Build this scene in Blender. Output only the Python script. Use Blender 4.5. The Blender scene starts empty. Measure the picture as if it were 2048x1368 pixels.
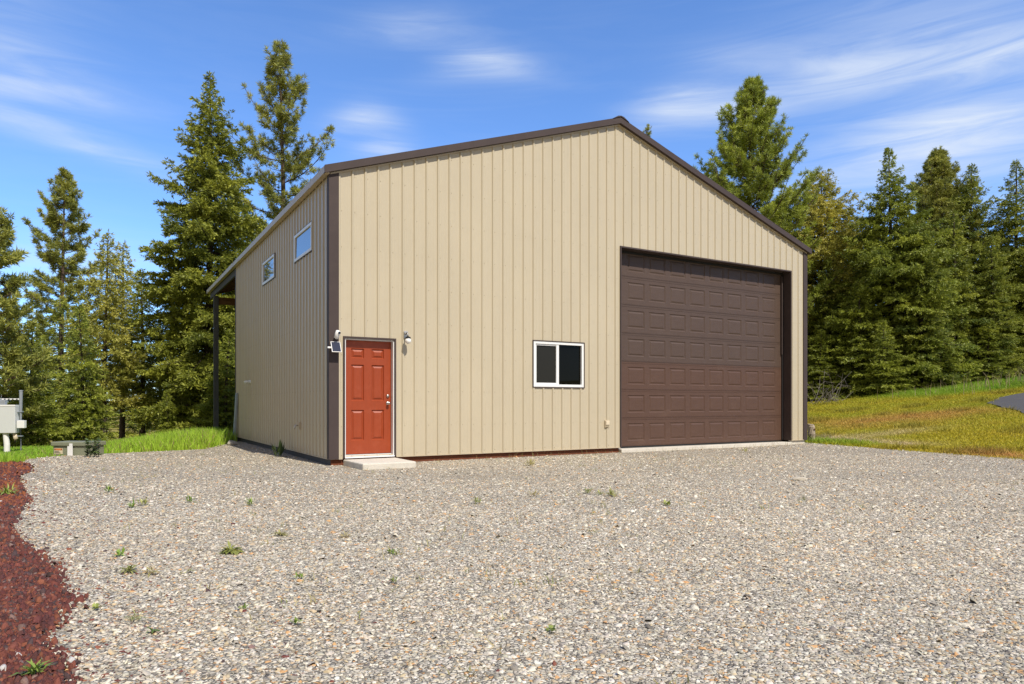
import bpy, math, random
import numpy as np
from mathutils import Vector

R = math.radians
scene = bpy.context.scene
COL = scene.collection

# ------------------------------------------------------------------ camera constants
F, HZ, CAMZ = 1397.0, 806.0, 1.06           # focal length / horizon row measured on the 2048 px photograph

def at(px, py, z=0.0):
    """ground point (height z) seen at a pixel of the photograph"""
    d = F * (CAMZ - z) / (py - HZ)
    return ((px - 1024) / F * d, d)

# ------------------------------------------------------------------ helpers
def tag(o, label=None, cat=None, group=None, kind=None):
    if label: o['label'] = label
    if cat: o['category'] = cat
    if group: o['group'] = group
    if kind: o['kind'] = kind
    return o

def empty(name, loc=(0, 0, 0), rz=0.0, parent=None):
    o = bpy.data.objects.new(name, None)
    COL.objects.link(o)
    o.location = loc
    o.rotation_euler = (0, 0, rz)
    o.empty_display_size = 0.3
    if parent: o.parent = parent
    return o

def np_mesh(name, verts, loops, sizes, mat, parent=None, col=None, smooth=False):
    """one mesh object out of numpy arrays; col = one RGB per face"""
    me = bpy.data.meshes.new(name)
    verts = np.asarray(verts, dtype=np.float32)
    loops = np.asarray(loops, dtype=np.int32)
    sizes = np.asarray(sizes, dtype=np.int32)
    me.vertices.add(len(verts)); me.vertices.foreach_set('co', verts.ravel())
    me.loops.add(len(loops)); me.loops.foreach_set('vertex_index', loops)
    starts = np.zeros(len(sizes), dtype=np.int32); starts[1:] = np.cumsum(sizes)[:-1]
    me.polygons.add(len(sizes))
    me.polygons.foreach_set('loop_start', starts)
    try: me.polygons.foreach_set('loop_total', sizes)
    except Exception: pass
    if smooth: me.polygons.foreach_set('use_smooth', np.ones(len(sizes), dtype=bool))
    if col is not None:
        a = me.attributes.new('tint', 'FLOAT_COLOR', 'FACE')
        c = np.ones((len(sizes), 4), dtype=np.float32); c[:, :3] = col
        a.data.foreach_set('color', c.ravel())
    me.update(calc_edges=True)
    me.validate()
    for m in (mat if isinstance(mat, (list, tuple)) else [mat]): me.materials.append(m)
    o = bpy.data.objects.new(name, me)
    COL.objects.link(o)
    if parent: o.parent = parent
    return o

class MB:
    def __init__(s): s.v = []; s.f = []; s.m = []
    def face(s, pts, m=0):
        i = len(s.v); s.v += [tuple(p) for p in pts]; s.f.append(tuple(range(i, i + len(pts)))); s.m.append(m)
    def box(s, x0, x1, y0, y1, z0, z1, m=0):
        i = len(s.v)
        s.v += [(x0,y0,z0),(x1,y0,z0),(x1,y1,z0),(x0,y1,z0),(x0,y0,z1),(x1,y0,z1),(x1,y1,z1),(x0,y1,z1)]
        for q in ((0,3,2,1),(4,5,6,7),(0,1,5,4),(1,2,6,5),(2,3,7,6),(3,0,4,7)):
            s.f.append(tuple(i + k for k in q)); s.m.append(m)
    def prism(s, poly, off, m=0):
        """poly: list of 3D points, extruded by vector off"""
        n = len(poly); i = len(s.v)
        s.v += [tuple(p) for p in poly] + [tuple(p[k] + off[k] for k in range(3)) for p in poly]
        s.f.append(tuple(i + k for k in reversed(range(n)))); s.m.append(m)
        s.f.append(tuple(i + n + k for k in range(n))); s.m.append(m)
        for k in range(n):
            a, b = k, (k + 1) % n
            s.f.append((i + a, i + b, i + n + b, i + n + a)); s.m.append(m)
    def tube(s, pts, rad, n=8, m=0, cap=True):
        pts = [Vector(p) for p in pts]
        i0 = len(s.v); up = Vector((0, 0, 1))
        for k, p in enumerate(pts):
            t = (pts[min(k + 1, len(pts) - 1)] - pts[max(k - 1, 0)]).normalized()
            a = t.cross(up)
            if a.length < 1e-3: a = t.cross(Vector((1, 0, 0)))
            a.normalize(); b = t.cross(a).normalized()
            for j in range(n):
                ang = 2 * math.pi * j / n
                s.v.append(tuple(p + (a * math.cos(ang) + b * math.sin(ang)) * rad[k]))
        for k in range(len(pts) - 1):
            for j in range(n):
                a = i0 + k * n + j; b = i0 + k * n + (j + 1) % n
                s.f.append((a, a + n, b + n, b)); s.m.append(m)
        if cap:
            s.f.append(tuple(i0 + j for j in range(n))); s.m.append(m)
            s.f.append(tuple(i0 + (len(pts) - 1) * n + j for j in reversed(range(n)))); s.m.append(m)
    def ball(s, c, r, m=0, nu=12, nv=8, sc=(1, 1, 1)):
        i0 = len(s.v)
        for a in range(nv + 1):
            th = math.pi * a / nv
            for b in range(nu):
                ph = 2 * math.pi * b / nu
                s.v.append((c[0] + r * sc[0] * math.sin(th) * math.cos(ph), c[1] + r * sc[1] * math.sin(th) * math.sin(ph), c[2] + r * sc[2] * math.cos(th)))
        for a in range(nv):
            for b in range(nu):
                p = i0 + a * nu + b; q = i0 + a * nu + (b + 1) % nu
                s.f.append((p, p + nu, q + nu, q)); s.m.append(m)
    def build(s, name, mat, parent=None, smooth=False, bevel=0.0, loc=None):
        me = bpy.data.meshes.new(name)
        me.from_pydata(s.v, [], s.f)
        for m in (mat if isinstance(mat, (list, tuple)) else [mat]): me.materials.append(m)
        me.polygons.foreach_set('material_index', s.m)
        if smooth: me.polygons.foreach_set('use_smooth', [True] * len(s.f))
        me.update()
        o = bpy.data.objects.new(name, me); COL.objects.link(o)
        if parent: o.parent = parent
        if loc: o.location = loc
        if bevel:
            b = o.modifiers.new('Bevel', 'BEVEL'); b.width = bevel; b.segments = 2; b.limit_method = 'ANGLE'; b.angle_limit = R(40)
        return o

# ------------------------------------------------------------------ materials
def new_mat(name):
    m = bpy.data.materials.new(name); m.use_nodes = True
    nt = m.node_tree; b = nt.nodes['Principled BSDF']
    return m, nt, b

def N(nt, t, **kw):
    n = nt.nodes.new(t)
    for k, v in kw.items():
        if k in n.inputs: n.inputs[k].default_value = v
        else: setattr(n, k, v)
    return n

def paint(name, c, rough=0.5, var=0.08, vscale=3.0, bump=0.0, bscale=40.0, metal=0.0, spec=0.5, dirt=None, stretch=(1,1,1)):
    m, nt, b = new_mat(name)
    tc = N(nt, 'ShaderNodeTexCoord')
    mp = N(nt, 'ShaderNodeMapping'); mp.inputs['Scale'].default_value = stretch
    nt.links.new(tc.outputs['Object'], mp.inputs['Vector'])
    no = N(nt, 'ShaderNodeTexNoise', Scale=vscale, Detail=6.0, Roughness=0.65)
    nt.links.new(mp.outputs[0], no.inputs['Vector'])
    mr = N(nt, 'ShaderNodeMapRange'); mr.inputs['From Min'].default_value = 0.25; mr.inputs['From Max'].default_value = 0.75
    mr.inputs['To Min'].default_value = 1 - var; mr.inputs['To Max'].default_value = 1 + var
    nt.links.new(no.outputs['Fac'], mr.inputs['Value'])
    vm = N(nt, 'ShaderNodeVectorMath', operation='SCALE'); vm.inputs[0].default_value = c
    nt.links.new(mr.outputs[0], vm.inputs['Scale'])
    out = vm.outputs[0]
    if dirt:
        n2 = N(nt, 'ShaderNodeTexNoise', Scale=dirt[1], Detail=8.0, Roughness=0.75)
        nt.links.new(tc.outputs['Object'], n2.inputs['Vector'])
        cr = N(nt, 'ShaderNodeMapRange'); cr.inputs['From Min'].default_value = 0.52; cr.inputs['From Max'].default_value = 0.8
        cr.inputs['To Max'].default_value = dirt[2]
        nt.links.new(n2.outputs['Fac'], cr.inputs['Value'])
        mx = N(nt, 'ShaderNodeMix', data_type='RGBA'); mx.inputs['B'].default_value = (*dirt[0], 1)
        mx.inputs[7].default_value = (*dirt[0], 1)
        nt.links.new(cr.outputs[0], mx.inputs[0]); nt.links.new(out, mx.inputs[6])
        out = mx.outputs[2]
    nt.links.new(out, b.inputs['Base Color'])
    b.inputs['Roughness'].default_value = rough; b.inputs['Metallic'].default_value = metal
    b.inputs['Specular IOR Level'].default_value = spec
    if bump:
        nb = N(nt, 'ShaderNodeTexNoise', Scale=bscale, Detail=4.0)
        nt.links.new(mp.outputs[0], nb.inputs['Vector'])
        bp = N(nt, 'ShaderNodeBump'); bp.inputs['Strength'].default_value = bump; bp.inputs['Distance'].default_value = 0.01
        nt.links.new(nb.outputs['Fac'], bp.inputs['Height']); nt.links.new(bp.outputs[0], b.inputs['Normal'])
    return m

def tint_mat(name, rough=0.7, trans=0.0, spec=0.3, bump=0.0, bscale=60.0):
    """colour of each stone / blade / leaf comes from the mesh"""
    m, nt, b = new_mat(name)
    at_ = N(nt, 'ShaderNodeAttribute', attribute_name='tint')
    col = at_.outputs['Color']
    nt.links.new(col, b.inputs['Base Color'])
    b.inputs['Roughness'].default_value = rough; b.inputs['Specular IOR Level'].default_value = spec
    if bump:
        nb = N(nt, 'ShaderNodeTexNoise', Scale=bscale, Detail=6.0, Roughness=0.7)
        tc = N(nt, 'ShaderNodeTexCoord'); nt.links.new(tc.outputs['Object'], nb.inputs['Vector'])
        bp = N(nt, 'ShaderNodeBump'); bp.inputs['Strength'].default_value = bump; bp.inputs['Distance'].default_value = 0.006
        nt.links.new(nb.outputs['Fac'], bp.inputs['Height']); nt.links.new(bp.outputs[0], b.inputs['Normal'])
        mr = N(nt, 'ShaderNodeMapRange'); mr.inputs['From Min'].default_value = .3; mr.inputs['From Max'].default_value = .7
        mr.inputs['To Min'].default_value = .75; mr.inputs['To Max'].default_value = 1.2
        nt.links.new(nb.outputs['Fac'], mr.inputs['Value'])
        vm = N(nt, 'ShaderNodeVectorMath', operation='SCALE')
        nt.links.new(col, vm.inputs[0]); nt.links.new(mr.outputs[0], vm.inputs['Scale']); nt.links.new(vm.outputs[0], b.inputs['Base Color'])
    if trans:
        tr = N(nt, 'ShaderNodeBsdfTranslucent')
        nt.links.new(col, tr.inputs['Color'])
        mx = N(nt, 'ShaderNodeMixShader'); mx.inputs[0].default_value = trans
        nt.links.new(b.outputs[0], mx.inputs[1]); nt.links.new(tr.outputs[0], mx.inputs[2])
        nt.links.new(mx.outputs[0], nt.nodes['Material Output'].inputs['Surface'])
    return m

def bark_mat(name, c1, c2):
    m, nt, b = new_mat(name)
    tc = N(nt, 'ShaderNodeTexCoord'); mp = N(nt, 'ShaderNodeMapping'); mp.inputs['Scale'].default_value = (5, 5, 1.2)
    nt.links.new(tc.outputs['Object'], mp.inputs['Vector'])
    no = N(nt, 'ShaderNodeTexNoise', Scale=3.0, Detail=8.0, Roughness=0.7); nt.links.new(mp.outputs[0], no.inputs['Vector'])
    cr = N(nt, 'ShaderNodeValToRGB'); cr.color_ramp.elements[0].color = (*c1, 1); cr.color_ramp.elements[1].color = (*c2, 1)
    cr.color_ramp.elements[0].position = .35; cr.color_ramp.elements[1].position = .65
    nt.links.new(no.outputs['Fac'], cr.inputs[0]); nt.links.new(cr.outputs[0], b.inputs['Base Color'])
    bp = N(nt, 'ShaderNodeBump'); bp.inputs['Strength'].default_value = .8; bp.inputs['Distance'].default_value = .03
    nt.links.new(no.outputs['Fac'], bp.inputs['Height']); nt.links.new(bp.outputs[0], b.inputs['Normal'])
    b.inputs['Roughness'].default_value = .9; b.inputs['Specular IOR Level'].default_value = .2
    return m

def stone_ground_mat(name, ramp, scale, warp=.02):
    m, nt, b = new_mat(name)
    tc = N(nt, 'ShaderNodeTexCoord')
    nz = N(nt, 'ShaderNodeTexNoise', Scale=14.0, Detail=3.0); nt.links.new(tc.outputs['Object'], nz.inputs['Vector'])
    sc = N(nt, 'ShaderNodeVectorMath', operation='SCALE'); sc.inputs['Scale'].default_value = warp
    nt.links.new(nz.outputs['Color'], sc.inputs[0])
    ad = N(nt, 'ShaderNodeVectorMath', operation='ADD'); nt.links.new(tc.outputs['Object'], ad.inputs[0]); nt.links.new(sc.outputs[0], ad.inputs[1])
    vo = N(nt, 'ShaderNodeTexVoronoi', Scale=scale); nt.links.new(ad.outputs[0], vo.inputs['Vector'])
    vd = N(nt, 'ShaderNodeTexVoronoi', Scale=scale, feature='DISTANCE_TO_EDGE'); nt.links.new(ad.outputs[0], vd.inputs['Vector'])
    sp = N(nt, 'ShaderNodeSeparateColor'); nt.links.new(vo.outputs['Color'], sp.inputs[0])
    cr = N(nt, 'ShaderNodeValToRGB'); cr.color_ramp.interpolation = 'CONSTANT'
    while len(cr.color_ramp.elements) < len(ramp): cr.color_ramp.elements.new(.5)
    for e, (p, c) in zip(cr.color_ramp.elements, ramp): e.position = p; e.color = (*c, 1)
    nt.links.new(sp.outputs[0], cr.inputs[0])
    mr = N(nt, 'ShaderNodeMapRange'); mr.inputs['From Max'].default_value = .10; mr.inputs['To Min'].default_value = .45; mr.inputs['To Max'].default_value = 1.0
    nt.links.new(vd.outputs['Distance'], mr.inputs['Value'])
    big = N(nt, 'ShaderNodeTexNoise', Scale=.55, Detail=5.0, Roughness=.6); nt.links.new(tc.outputs['Object'], big.inputs['Vector'])
    mb = N(nt, 'ShaderNodeMapRange'); mb.inputs['From Min'].default_value = .3; mb.inputs['From Max'].default_value = .7
    mb.inputs['To Min'].default_value = .86; mb.inputs['To Max'].default_value = 1.1
    nt.links.new(big.outputs['Fac'], mb.inputs['Value'])
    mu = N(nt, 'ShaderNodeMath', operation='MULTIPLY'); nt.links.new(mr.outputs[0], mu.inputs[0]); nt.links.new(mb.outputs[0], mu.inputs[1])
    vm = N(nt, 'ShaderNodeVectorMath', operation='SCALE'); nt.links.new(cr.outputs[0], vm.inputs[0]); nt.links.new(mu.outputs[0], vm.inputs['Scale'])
    nt.links.new(vm.outputs[0], b.inputs['Base Color'])
    tilt = N(nt, 'ShaderNodeMath', operation='MULTIPLY'); tilt.inputs[1].default_value = .3
    nt.links.new(sp.outputs[1], tilt.inputs[0])
    hs = N(nt, 'ShaderNodeMath', operation='MINIMUM'); hs.inputs[1].default_value = .18; nt.links.new(vd.outputs['Distance'], hs.inputs[0])
    ha = N(nt, 'ShaderNodeMath', operation='ADD'); nt.links.new(hs.outputs[0], ha.inputs[0]); nt.links.new(tilt.outputs[0], ha.inputs[1])
    bp = N(nt, 'ShaderNodeBump'); bp.inputs['Strength'].default_value = .9; bp.inputs['Distance'].default_value = .05
    nt.links.new(ha.outputs[0], bp.inputs['Height']); nt.links.new(bp.outputs[0], b.inputs['Normal'])
    b.inputs['Roughness'].default_value = .85; b.inputs['Specular IOR Level'].default_value = .25
    return m

def glass_mat(name, c, ior=1.6, rough=.02):
    m, nt, b = new_mat(name)
    b.inputs['Base Color'].default_value = (*c, 1); b.inputs['IOR'].default_value = ior; b.inputs['Roughness'].default_value = rough
    tc = N(nt, 'ShaderNodeTexCoord'); no = N(nt, 'ShaderNodeTexNoise', Scale=1.3, Detail=1.0)
    nt.links.new(tc.outputs['Object'], no.inputs['Vector'])
    bp = N(nt, 'ShaderNodeBump'); bp.inputs['Strength'].default_value = .02; bp.inputs['Distance'].default_value = .01
    nt.links.new(no.outputs['Fac'], bp.inputs['Height']); nt.links.new(bp.outputs[0], b.inputs['Normal'])
    return m

def wood_mat(name, c1, c2, stretch=(8, 8, 1), rough=.85):
    m, nt, b = new_mat(name)
    tc = N(nt, 'ShaderNodeTexCoord'); mp = N(nt, 'ShaderNodeMapping'); mp.inputs['Scale'].default_value = stretch
    nt.links.new(tc.outputs['Object'], mp.inputs['Vector'])
    no = N(nt, 'ShaderNodeTexNoise', Scale=4.0, Detail=8.0, Roughness=.65); nt.links.new(mp.outputs[0], no.inputs['Vector'])
    cr = N(nt, 'ShaderNodeValToRGB'); cr.color_ramp.elements[0].color = (*c1, 1); cr.color_ramp.elements[1].color = (*c2, 1)
    cr.color_ramp.elements[0].position = .3; cr.color_ramp.elements[1].position = .7
    nt.links.new(no.outputs['Fac'], cr.inputs[0]); nt.links.new(cr.outputs[0], b.inputs['Base Color'])
    bp = N(nt, 'ShaderNodeBump'); bp.inputs['Strength'].default_value = .5; bp.inputs['Distance'].default_value = .01
    nt.links.new(no.outputs['Fac'], bp.inputs['Height']); nt.links.new(bp.outputs[0], b.inputs['Normal'])
    b.inputs['Roughness'].default_value = rough; b.inputs['Specular IOR Level'].default_value = .3
    return m

M = {}
M['siding'] = paint('beige_siding', (.502, .432, .306), .40, .05, 1.2, bump=.10, bscale=1.6, stretch=(1, 1, .35), dirt=((.36, .29, .19), 5.0, .22))
M['siding_side'] = M['siding']
M['beige_trim'] = paint('beige_trim', (.52, .43, .30), .45, .05)
M['brown'] = paint('brown_trim', (.064, .046, .042), .62, .12, 2.0, spec=.25, dirt=((.12, .09, .075), 6.0, .25))
M['roof'] = paint('brown_roof', (.056, .040, .036), .5, .10, 2.0)
M['garage'] = paint('brown_garage_door', (.088, .057, .043), .52, .10, 4.0, spec=.3, bump=.25, bscale=90, stretch=(1, 1, 6), dirt=((.12, .09, .075), 3.0, .25))
M['garage_red'] = paint('reddish_brown_garage_door', (.098, .054, .037), .52, .10, 4.0, spec=.3, bump=.25, bscale=90, stretch=(1, 1, 6), dirt=((.16, .10, .07), 3.0, .35))
M['dark'] = paint('dark_seal', (.012, .010, .010), .7, .1)
M['redboard'] = wood_mat('rust_board', (.10, .034, .018), (.20, .065, .028), (1.2, 8, 8))
M['door'] = paint('red_orange_paint', (.30, .048, .011), .42, .08, 5.0, bump=.06, bscale=60, stretch=(6, 6, .8), dirt=((.46, .12, .06), 4.0, .35))
M['white'] = paint('white_paint', (.78, .78, .76), .4, .04)
M['vinyl'] = paint('white_vinyl', (.80, .80, .78), .35, .03)
M['steel'] = paint('satin_nickel', (.55, .53, .50), .28, .06, metal=1.0)
M['concrete'] = paint('concrete', (.60, .555, .47), .85, .12, 6.0, bump=.3, bscale=50, dirt=((.34, .29, .22), 5.0, .5))
M['glass_dark'] = glass_mat('dark_window_glass', (.004, .004, .003), 1.22)
M['glass_screen'] = glass_mat('screened_window_glass', (.024, .023, .019), 1.25, .25)
M['glass_sky'] = glass_mat('sky_reflecting_glass', (.05, .06, .08), 3.6)
M['greywood'] = wood_mat('weathered_grey_wood', (.055, .055, .058), (.12, .12, .12), (9, 9, 1))
M['brownwood'] = wood_mat('brown_timber', (.09, .045, .02), (.20, .10, .045), (1, 9, 9))
M['postwood'] = wood_mat('split_post_wood', (.24, .19, .14), (.46, .38, .29), (10, 10, 1.5))
M['screw'] = paint('screw_heads', (.36, .30, .20), .5, .1)
M['solar'] = paint('solar_cells', (.010, .013, .035), .18, .1)
M['plastic'] = paint('white_plastic', (.80, .79, .77), .35, .03)
M['black'] = paint('black_plastic', (.012, .012, .012), .4, .1)
M['bulb'] = paint('frosted_glass', (.85, .83, .78), .2, .02)
M['galv'] = paint('galvanised_steel', (.34, .37, .41), .45, .12, 12.0, metal=.35)
M['panelgrey'] = paint('pale_grey_enamel', (.60, .62, .61), .45, .04, 2.0)
M['boxgreen'] = paint('grey_green_enamel', (.21, .22, .15), .5, .10, 5.0, dirt=((.22, .20, .14), 8.0, .4))
M['label_orange'] = paint('orange_label', (.60, .21, .07), .5, .1)
M['label_cream'] = paint('cream_label', (.66, .56, .40), .5, .08)
M['label_white'] = paint('white_label', (.78, .77, .76), .5, .05)
M['ink'] = paint('label_ink', (.03, .03, .03), .6, .1)
M['rock'] = paint('grey_tan_rock', (.45, .40, .32), .9, .2, 12.0, bump=.6, bscale=30)
M['asphalt'] = paint('asphalt', (.075, .070, .068), .9, .18, 30.0, bump=.5, bscale=120, dirt=((.16, .13, .10), 1.2, .5))
M['bark'] = bark_mat('conifer_bark', (.040, .030, .024), (.13, .10, .08))
M['barkred'] = bark_mat('pine_bark', (.06, .040, .028), (.17, .12, .09))
M['dead'] = bark_mat('dead_wood', (.15, .13, .11), (.30, .27, .23))
M['leaf'] = tint_mat('needles', .5, .26, .4)
M['blade'] = tint_mat('grass_blades', .6, .35, .25)
M['stone'] = tint_mat('crushed_stone', .82, 0, .25, bump=.5, bscale=90)
M['lava'] = tint_mat('lava_rock', .92, 0, .12, bump=.9, bscale=120)

GRAV = [(0.0, (.345, .315, .270)), (.16, (.43, .395, .345)), (.34, (.275, .250, .218)), (.48, (.50, .465, .41)), (.60, (.185, .168, .148)),
        (.69, (.385, .310, .215)), (.82, (.355, .33, .285)), (.895, (.42, .25, .125)), (.94, (.55, .52, .48)), (.97, (.12, .11, .105))]
GRAV = [(p, (c[0] * 1.35, c[1] * 1.318, c[2] * 1.205)) for p, c in GRAV]
M['gravel_ground'] = stone_ground_mat('gravel_surface', GRAV, 48.0)
LAVA = [(0.0, (.145, .050, .042)), (.25, (.19, .066, .048)), (.48, (.11, .046, .042)), (.68, (.24, .088, .052)), (.82, (.085, .055, .053)), (.96, (.22, .14, .12))]
M['lava_ground'] = stone_ground_mat('lava_surface', LAVA, 26.0)

# ------------------------------------------------------------------ building frame
BW, BD, BR = 12.35, 9.40, 14.9      # front width, enclosed depth, depth under roof
BC = (-3.06, 11.74)                 # front left corner on the ground
TH = math.atan2(.5078, .8615)
DX, DY = math.cos(TH), math.sin(TH)

def to_uv(x, y):
    dx, dy = x - BC[0], y - BC[1]
    return dx * DX + dy * DY, -dx * DY + dy * DX
def from_uv(u, v):
    return BC[0] + u * DX - v * DY, BC[1] + u * DY + v * DX

# ------------------------------------------------------------------ terrain
def sstep(x, a, b):
    t = np.clip((x - a) / (b - a), 0, 1); return t * t * (3 - 2 * t)
def softp(x, k):
    return k * np.log1p(np.exp(np.clip(x / k, -40, 40)))
def edge_right(y):
    return 8.3 - .302 * (y - 16.4)
_EL = [(-9, 6.6), (0, .25), (2.0, -1.22), (2.635, -1.66), (2.85, -1.81), (2.99, -1.96), (3.15, -2.125), (3.28, -2.13), (3.56, -2.30), (3.79, -2.37), (4.125, -2.65), (4.47, -2.93), (5.02, -3.42),
       (5.40, -3.78), (5.88, -4.19), (6.52, -4.61), (7.71, -5.28), (8.6, -6.0), (10, -6.95), (11.5, -7.9), (12.6, -8.8), (30, -21)]
def edge_left(y):          # wavering edge between red rock and gravel
    return np.interp(y, [a for a, b in _EL], [b for a, b in _EL])
def gh(x, y):
    x = np.asarray(x, dtype=np.float64); y = np.asarray(y, dtype=np.float64)
    r = np.hypot(x, y)
    e = (x - edge_right(y)) * .957
    rise = .118 * softp(e - .9, .7)
    rise = 7 * np.tanh(rise / 7)
    rise = rise - .030 * softp(y - 27, 2.0) * (1 - sstep(x, 19, 44)) * sstep(e, 0, 6) * (1 - sstep(y, 60, 140))
    rise = rise * (1 - .98 * sstep(r, 150, 700))
    u, v = to_uv(x, y)
    fwd = sstep(y, 2, 10)
    a = sstep(-u, 0.0, 3.5) * fwd * sstep(v, -3, 3)
    drop = .032 * softp(r - 17, 1.0) * a
    xn = x / np.maximum(y, 1.0)
    wl = (1 - sstep(xn, -.15, .12)) * fwd * sstep(v, 6, 16)
    drop = drop + .16 * softp(r - 28, 3.0) * wl
    drop = 24 * np.tanh(drop / 24)
    far = sstep(r, 150, 900)
    h = rise - drop
    return h * (1 - far) - 24 * far
def gh1(x, y): return float(gh(x, y))

def sheet(name, rows, mat, off, ncol):
    """strip sheet: rows = (y, xl, xr); follows the terrain"""
    V = []
    for y, xl, xr in rows:
        xs = np.linspace(xl, xr, ncol + 1)
        V.append(np.stack([xs, np.full_like(xs, y), gh(xs, np.full_like(xs, y)) + off], 1))
    V = np.concatenate(V); nr = len(rows); nc = ncol + 1
    i = (np.arange(nr - 1)[:, None] * nc + np.arange(nc - 1)[None, :]).ravel()
    L = np.stack([i, i + 1, i + 1 + nc, i + nc], 1)
    o = np_mesh(name, V, L.ravel(), np.full(len(L), 4), mat, smooth=True)
    return tag(o, kind='structure')

def ground_material():
    m, nt, b = new_mat('grassy_soil')
    tc = N(nt, 'ShaderNodeTexCoord')
    n1 = N(nt, 'ShaderNodeTexNoise', Scale=.35, Detail=8.0, Roughness=.65); nt.links.new(tc.outputs['Object'], n1.inputs['Vector'])
    n2 = N(nt, 'ShaderNodeTexNoise', Scale=9.0, Detail=8.0, Roughness=.75); nt.links.new(tc.outputs['Object'], n2.inputs['Vector'])
    mx = N(nt, 'ShaderNodeMath', operation='MULTIPLY_ADD'); mx.inputs[1].default_value = .5
    nt.links.new(n2.outputs['Fac'], mx.inputs[0])
    hf = N(nt, 'ShaderNodeMath', operation='MULTIPLY'); hf.inputs[1].default_value = .5; nt.links.new(n1.outputs['Fac'], hf.inputs[0])
    nt.links.new(hf.outputs[0], mx.inputs[2])
    cr = N(nt, 'ShaderNodeValToRGB'); e = cr.color_ramp.elements
    e[0].position = .36; e[0].color = (.24, .16, .06, 1); e[1].position = .64; e[1].color = (.19, .21, .03, 1)
    k = e.new(.5); k.color = (.26, .21, .035, 1)
    nt.links.new(mx.outputs[0], cr.inputs[0]); nt.links.new(cr.outputs[0], b.inputs['Base Color'])
    bp = N(nt, 'ShaderNodeBump'); bp.inputs['Strength'].default_value = .8; bp.inputs['Distance'].default_value = .05
    nt.links.new(n2.outputs['Fac'], bp.inputs['Height']); nt.links.new(bp.outputs[0], b.inputs['Normal'])
    b.inputs['Roughness'].default_value = .95; b.inputs['Specular IOR Level'].default_value = .1
    return m
M['ground'] = ground_material()

def build_ground():
    inner = np.arange(-42, 66, .6)
    outp = 66 * np.power(1.16, np.arange(0, 32)); outn = -42 * np.power(1.16, np.arange(1, 34))
    c = np.concatenate([outn[::-1], inner, outp])
    X, Y = np.meshgrid(c, c)
    Z = gh(X, Y) - .012
    V = np.stack([X.ravel(), Y.ravel(), Z.ravel()], 1); n = len(c)
    i = (np.arange(n - 1)[:, None] * n + np.arange(n - 1)[None, :]).ravel()
    L = np.stack([i, i + 1, i + 1 + n, i + n], 1)
    tag(np_mesh('ground', V, L.ravel(), np.full(len(L), 4), M['ground'], smooth=True), kind='structure')
build_ground()

rng0 = np.random.default_rng(5)
def interp(pts):
    p = sorted(pts); ys = [a for a, b in p]; xs = [b for a, b in p]
    return lambda y: np.interp(y, ys, xs)
_noise_ph = rng0.uniform(0, 6.28, 8)
def wob(y, amp=.05):
    y = np.asarray(y, dtype=np.float64)
    return amp * (np.sin(1.3 * y + _noise_ph[0]) + .7 * np.sin(3.1 * y + _noise_ph[1]) + .5 * np.sin(6.3 * y + _noise_ph[2]) + .35 * np.sin(11.7 * y + _noise_ph[3]))
# gravel far/left edge: (y, x)
_far = interp([(12.6, -8.85), (13.2, -9.15), (14.0, -9.24), (14.8, -8.9), (15.4, -8.2), (15.8, -7.6), (16.2, -7.1), (17.2, -7.2), (18.2, -7.45), (19.2, -7.65), (19.8, -7.5)])
def gravel_left(y):
    y = np.asarray(y, dtype=np.float64)
    return np.where(y < 12.6, edge_left(y) + wob(y) * sstep(y, 7, 9), _far(y) + .5 * wob(y * 1.7))
rows = [(y, float(gravel_left(y)), float(edge_right(y)) + float(wob(y * .9, .06))) for y in np.arange(-9, 19.7, .15)]
sheet('gravel_yard', rows, M['gravel_ground'], .004, 60)
rows = [(y, float(gravel_left(y)) - 5.0, float(gravel_left(y)) - .03) for y in np.arange(-9, 12.6, .2)]
sheet('red_rock_bed', rows, M['lava_ground'], .009, 16)
_rd = interp([(9, 13.0), (14, 13.6), (17, 14.1), (20, 14.75), (22.2, 15.6), (24, 16.4), (25.6, 17.8), (26.8, 20.0), (27.6, 23.5), (28.0, 28.0)])
rows = [(y, float(_rd(y)) + float(wob(y, .05)), 44.0) for y in np.arange(9, 28.01, .25)]
sheet('road', rows, M['asphalt'], .02, 50)

def build_hills():
    rng = np.random.default_rng(77)
    th = np.linspace(-1.35, .35, 90)
    rr = np.linspace(1500, 3000, 24)
    T, RR = np.meshgrid(th, rr)
    prof = 9 + 9 * np.sin(T * 5 + 1) + 6 * np.sin(T * 13 + 2) + 3 * np.sin(T * 31)
    s = np.sin(np.pi * (RR - 1500) / 1500)
    Z = -30 + s * (26 + prof)
    V = np.stack([RR * np.sin(T), RR * np.cos(T), Z], 2).reshape(-1, 3); n = len(th)
    i = (np.arange(len(rr) - 1)[:, None] * n + np.arange(n - 1)[None, :]).ravel()
    L = np.stack([i, i + 1, i + 1 + n, i + n], 1)
    m = paint('far_wooded_hills', (.075, .10, .085), .95, .25, .02)
    tag(np_mesh('hills', V, L.ravel(), np.full(len(L), 4), m, smooth=True), kind='structure')
build_hills()

def fbm(x, y, s, seed):
    rng = np.random.default_rng(seed); out = np.zeros_like(x)
    for o in range(4):
        for k in range(5):
            a = rng.uniform(0, 6.28); f = s * 2 ** o * rng.uniform(.7, 1.3)
            out += np.sin((x * np.cos(a) + y * np.sin(a)) * f + rng.uniform(0, 6.28)) / 2 ** o / 3
    return out

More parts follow.
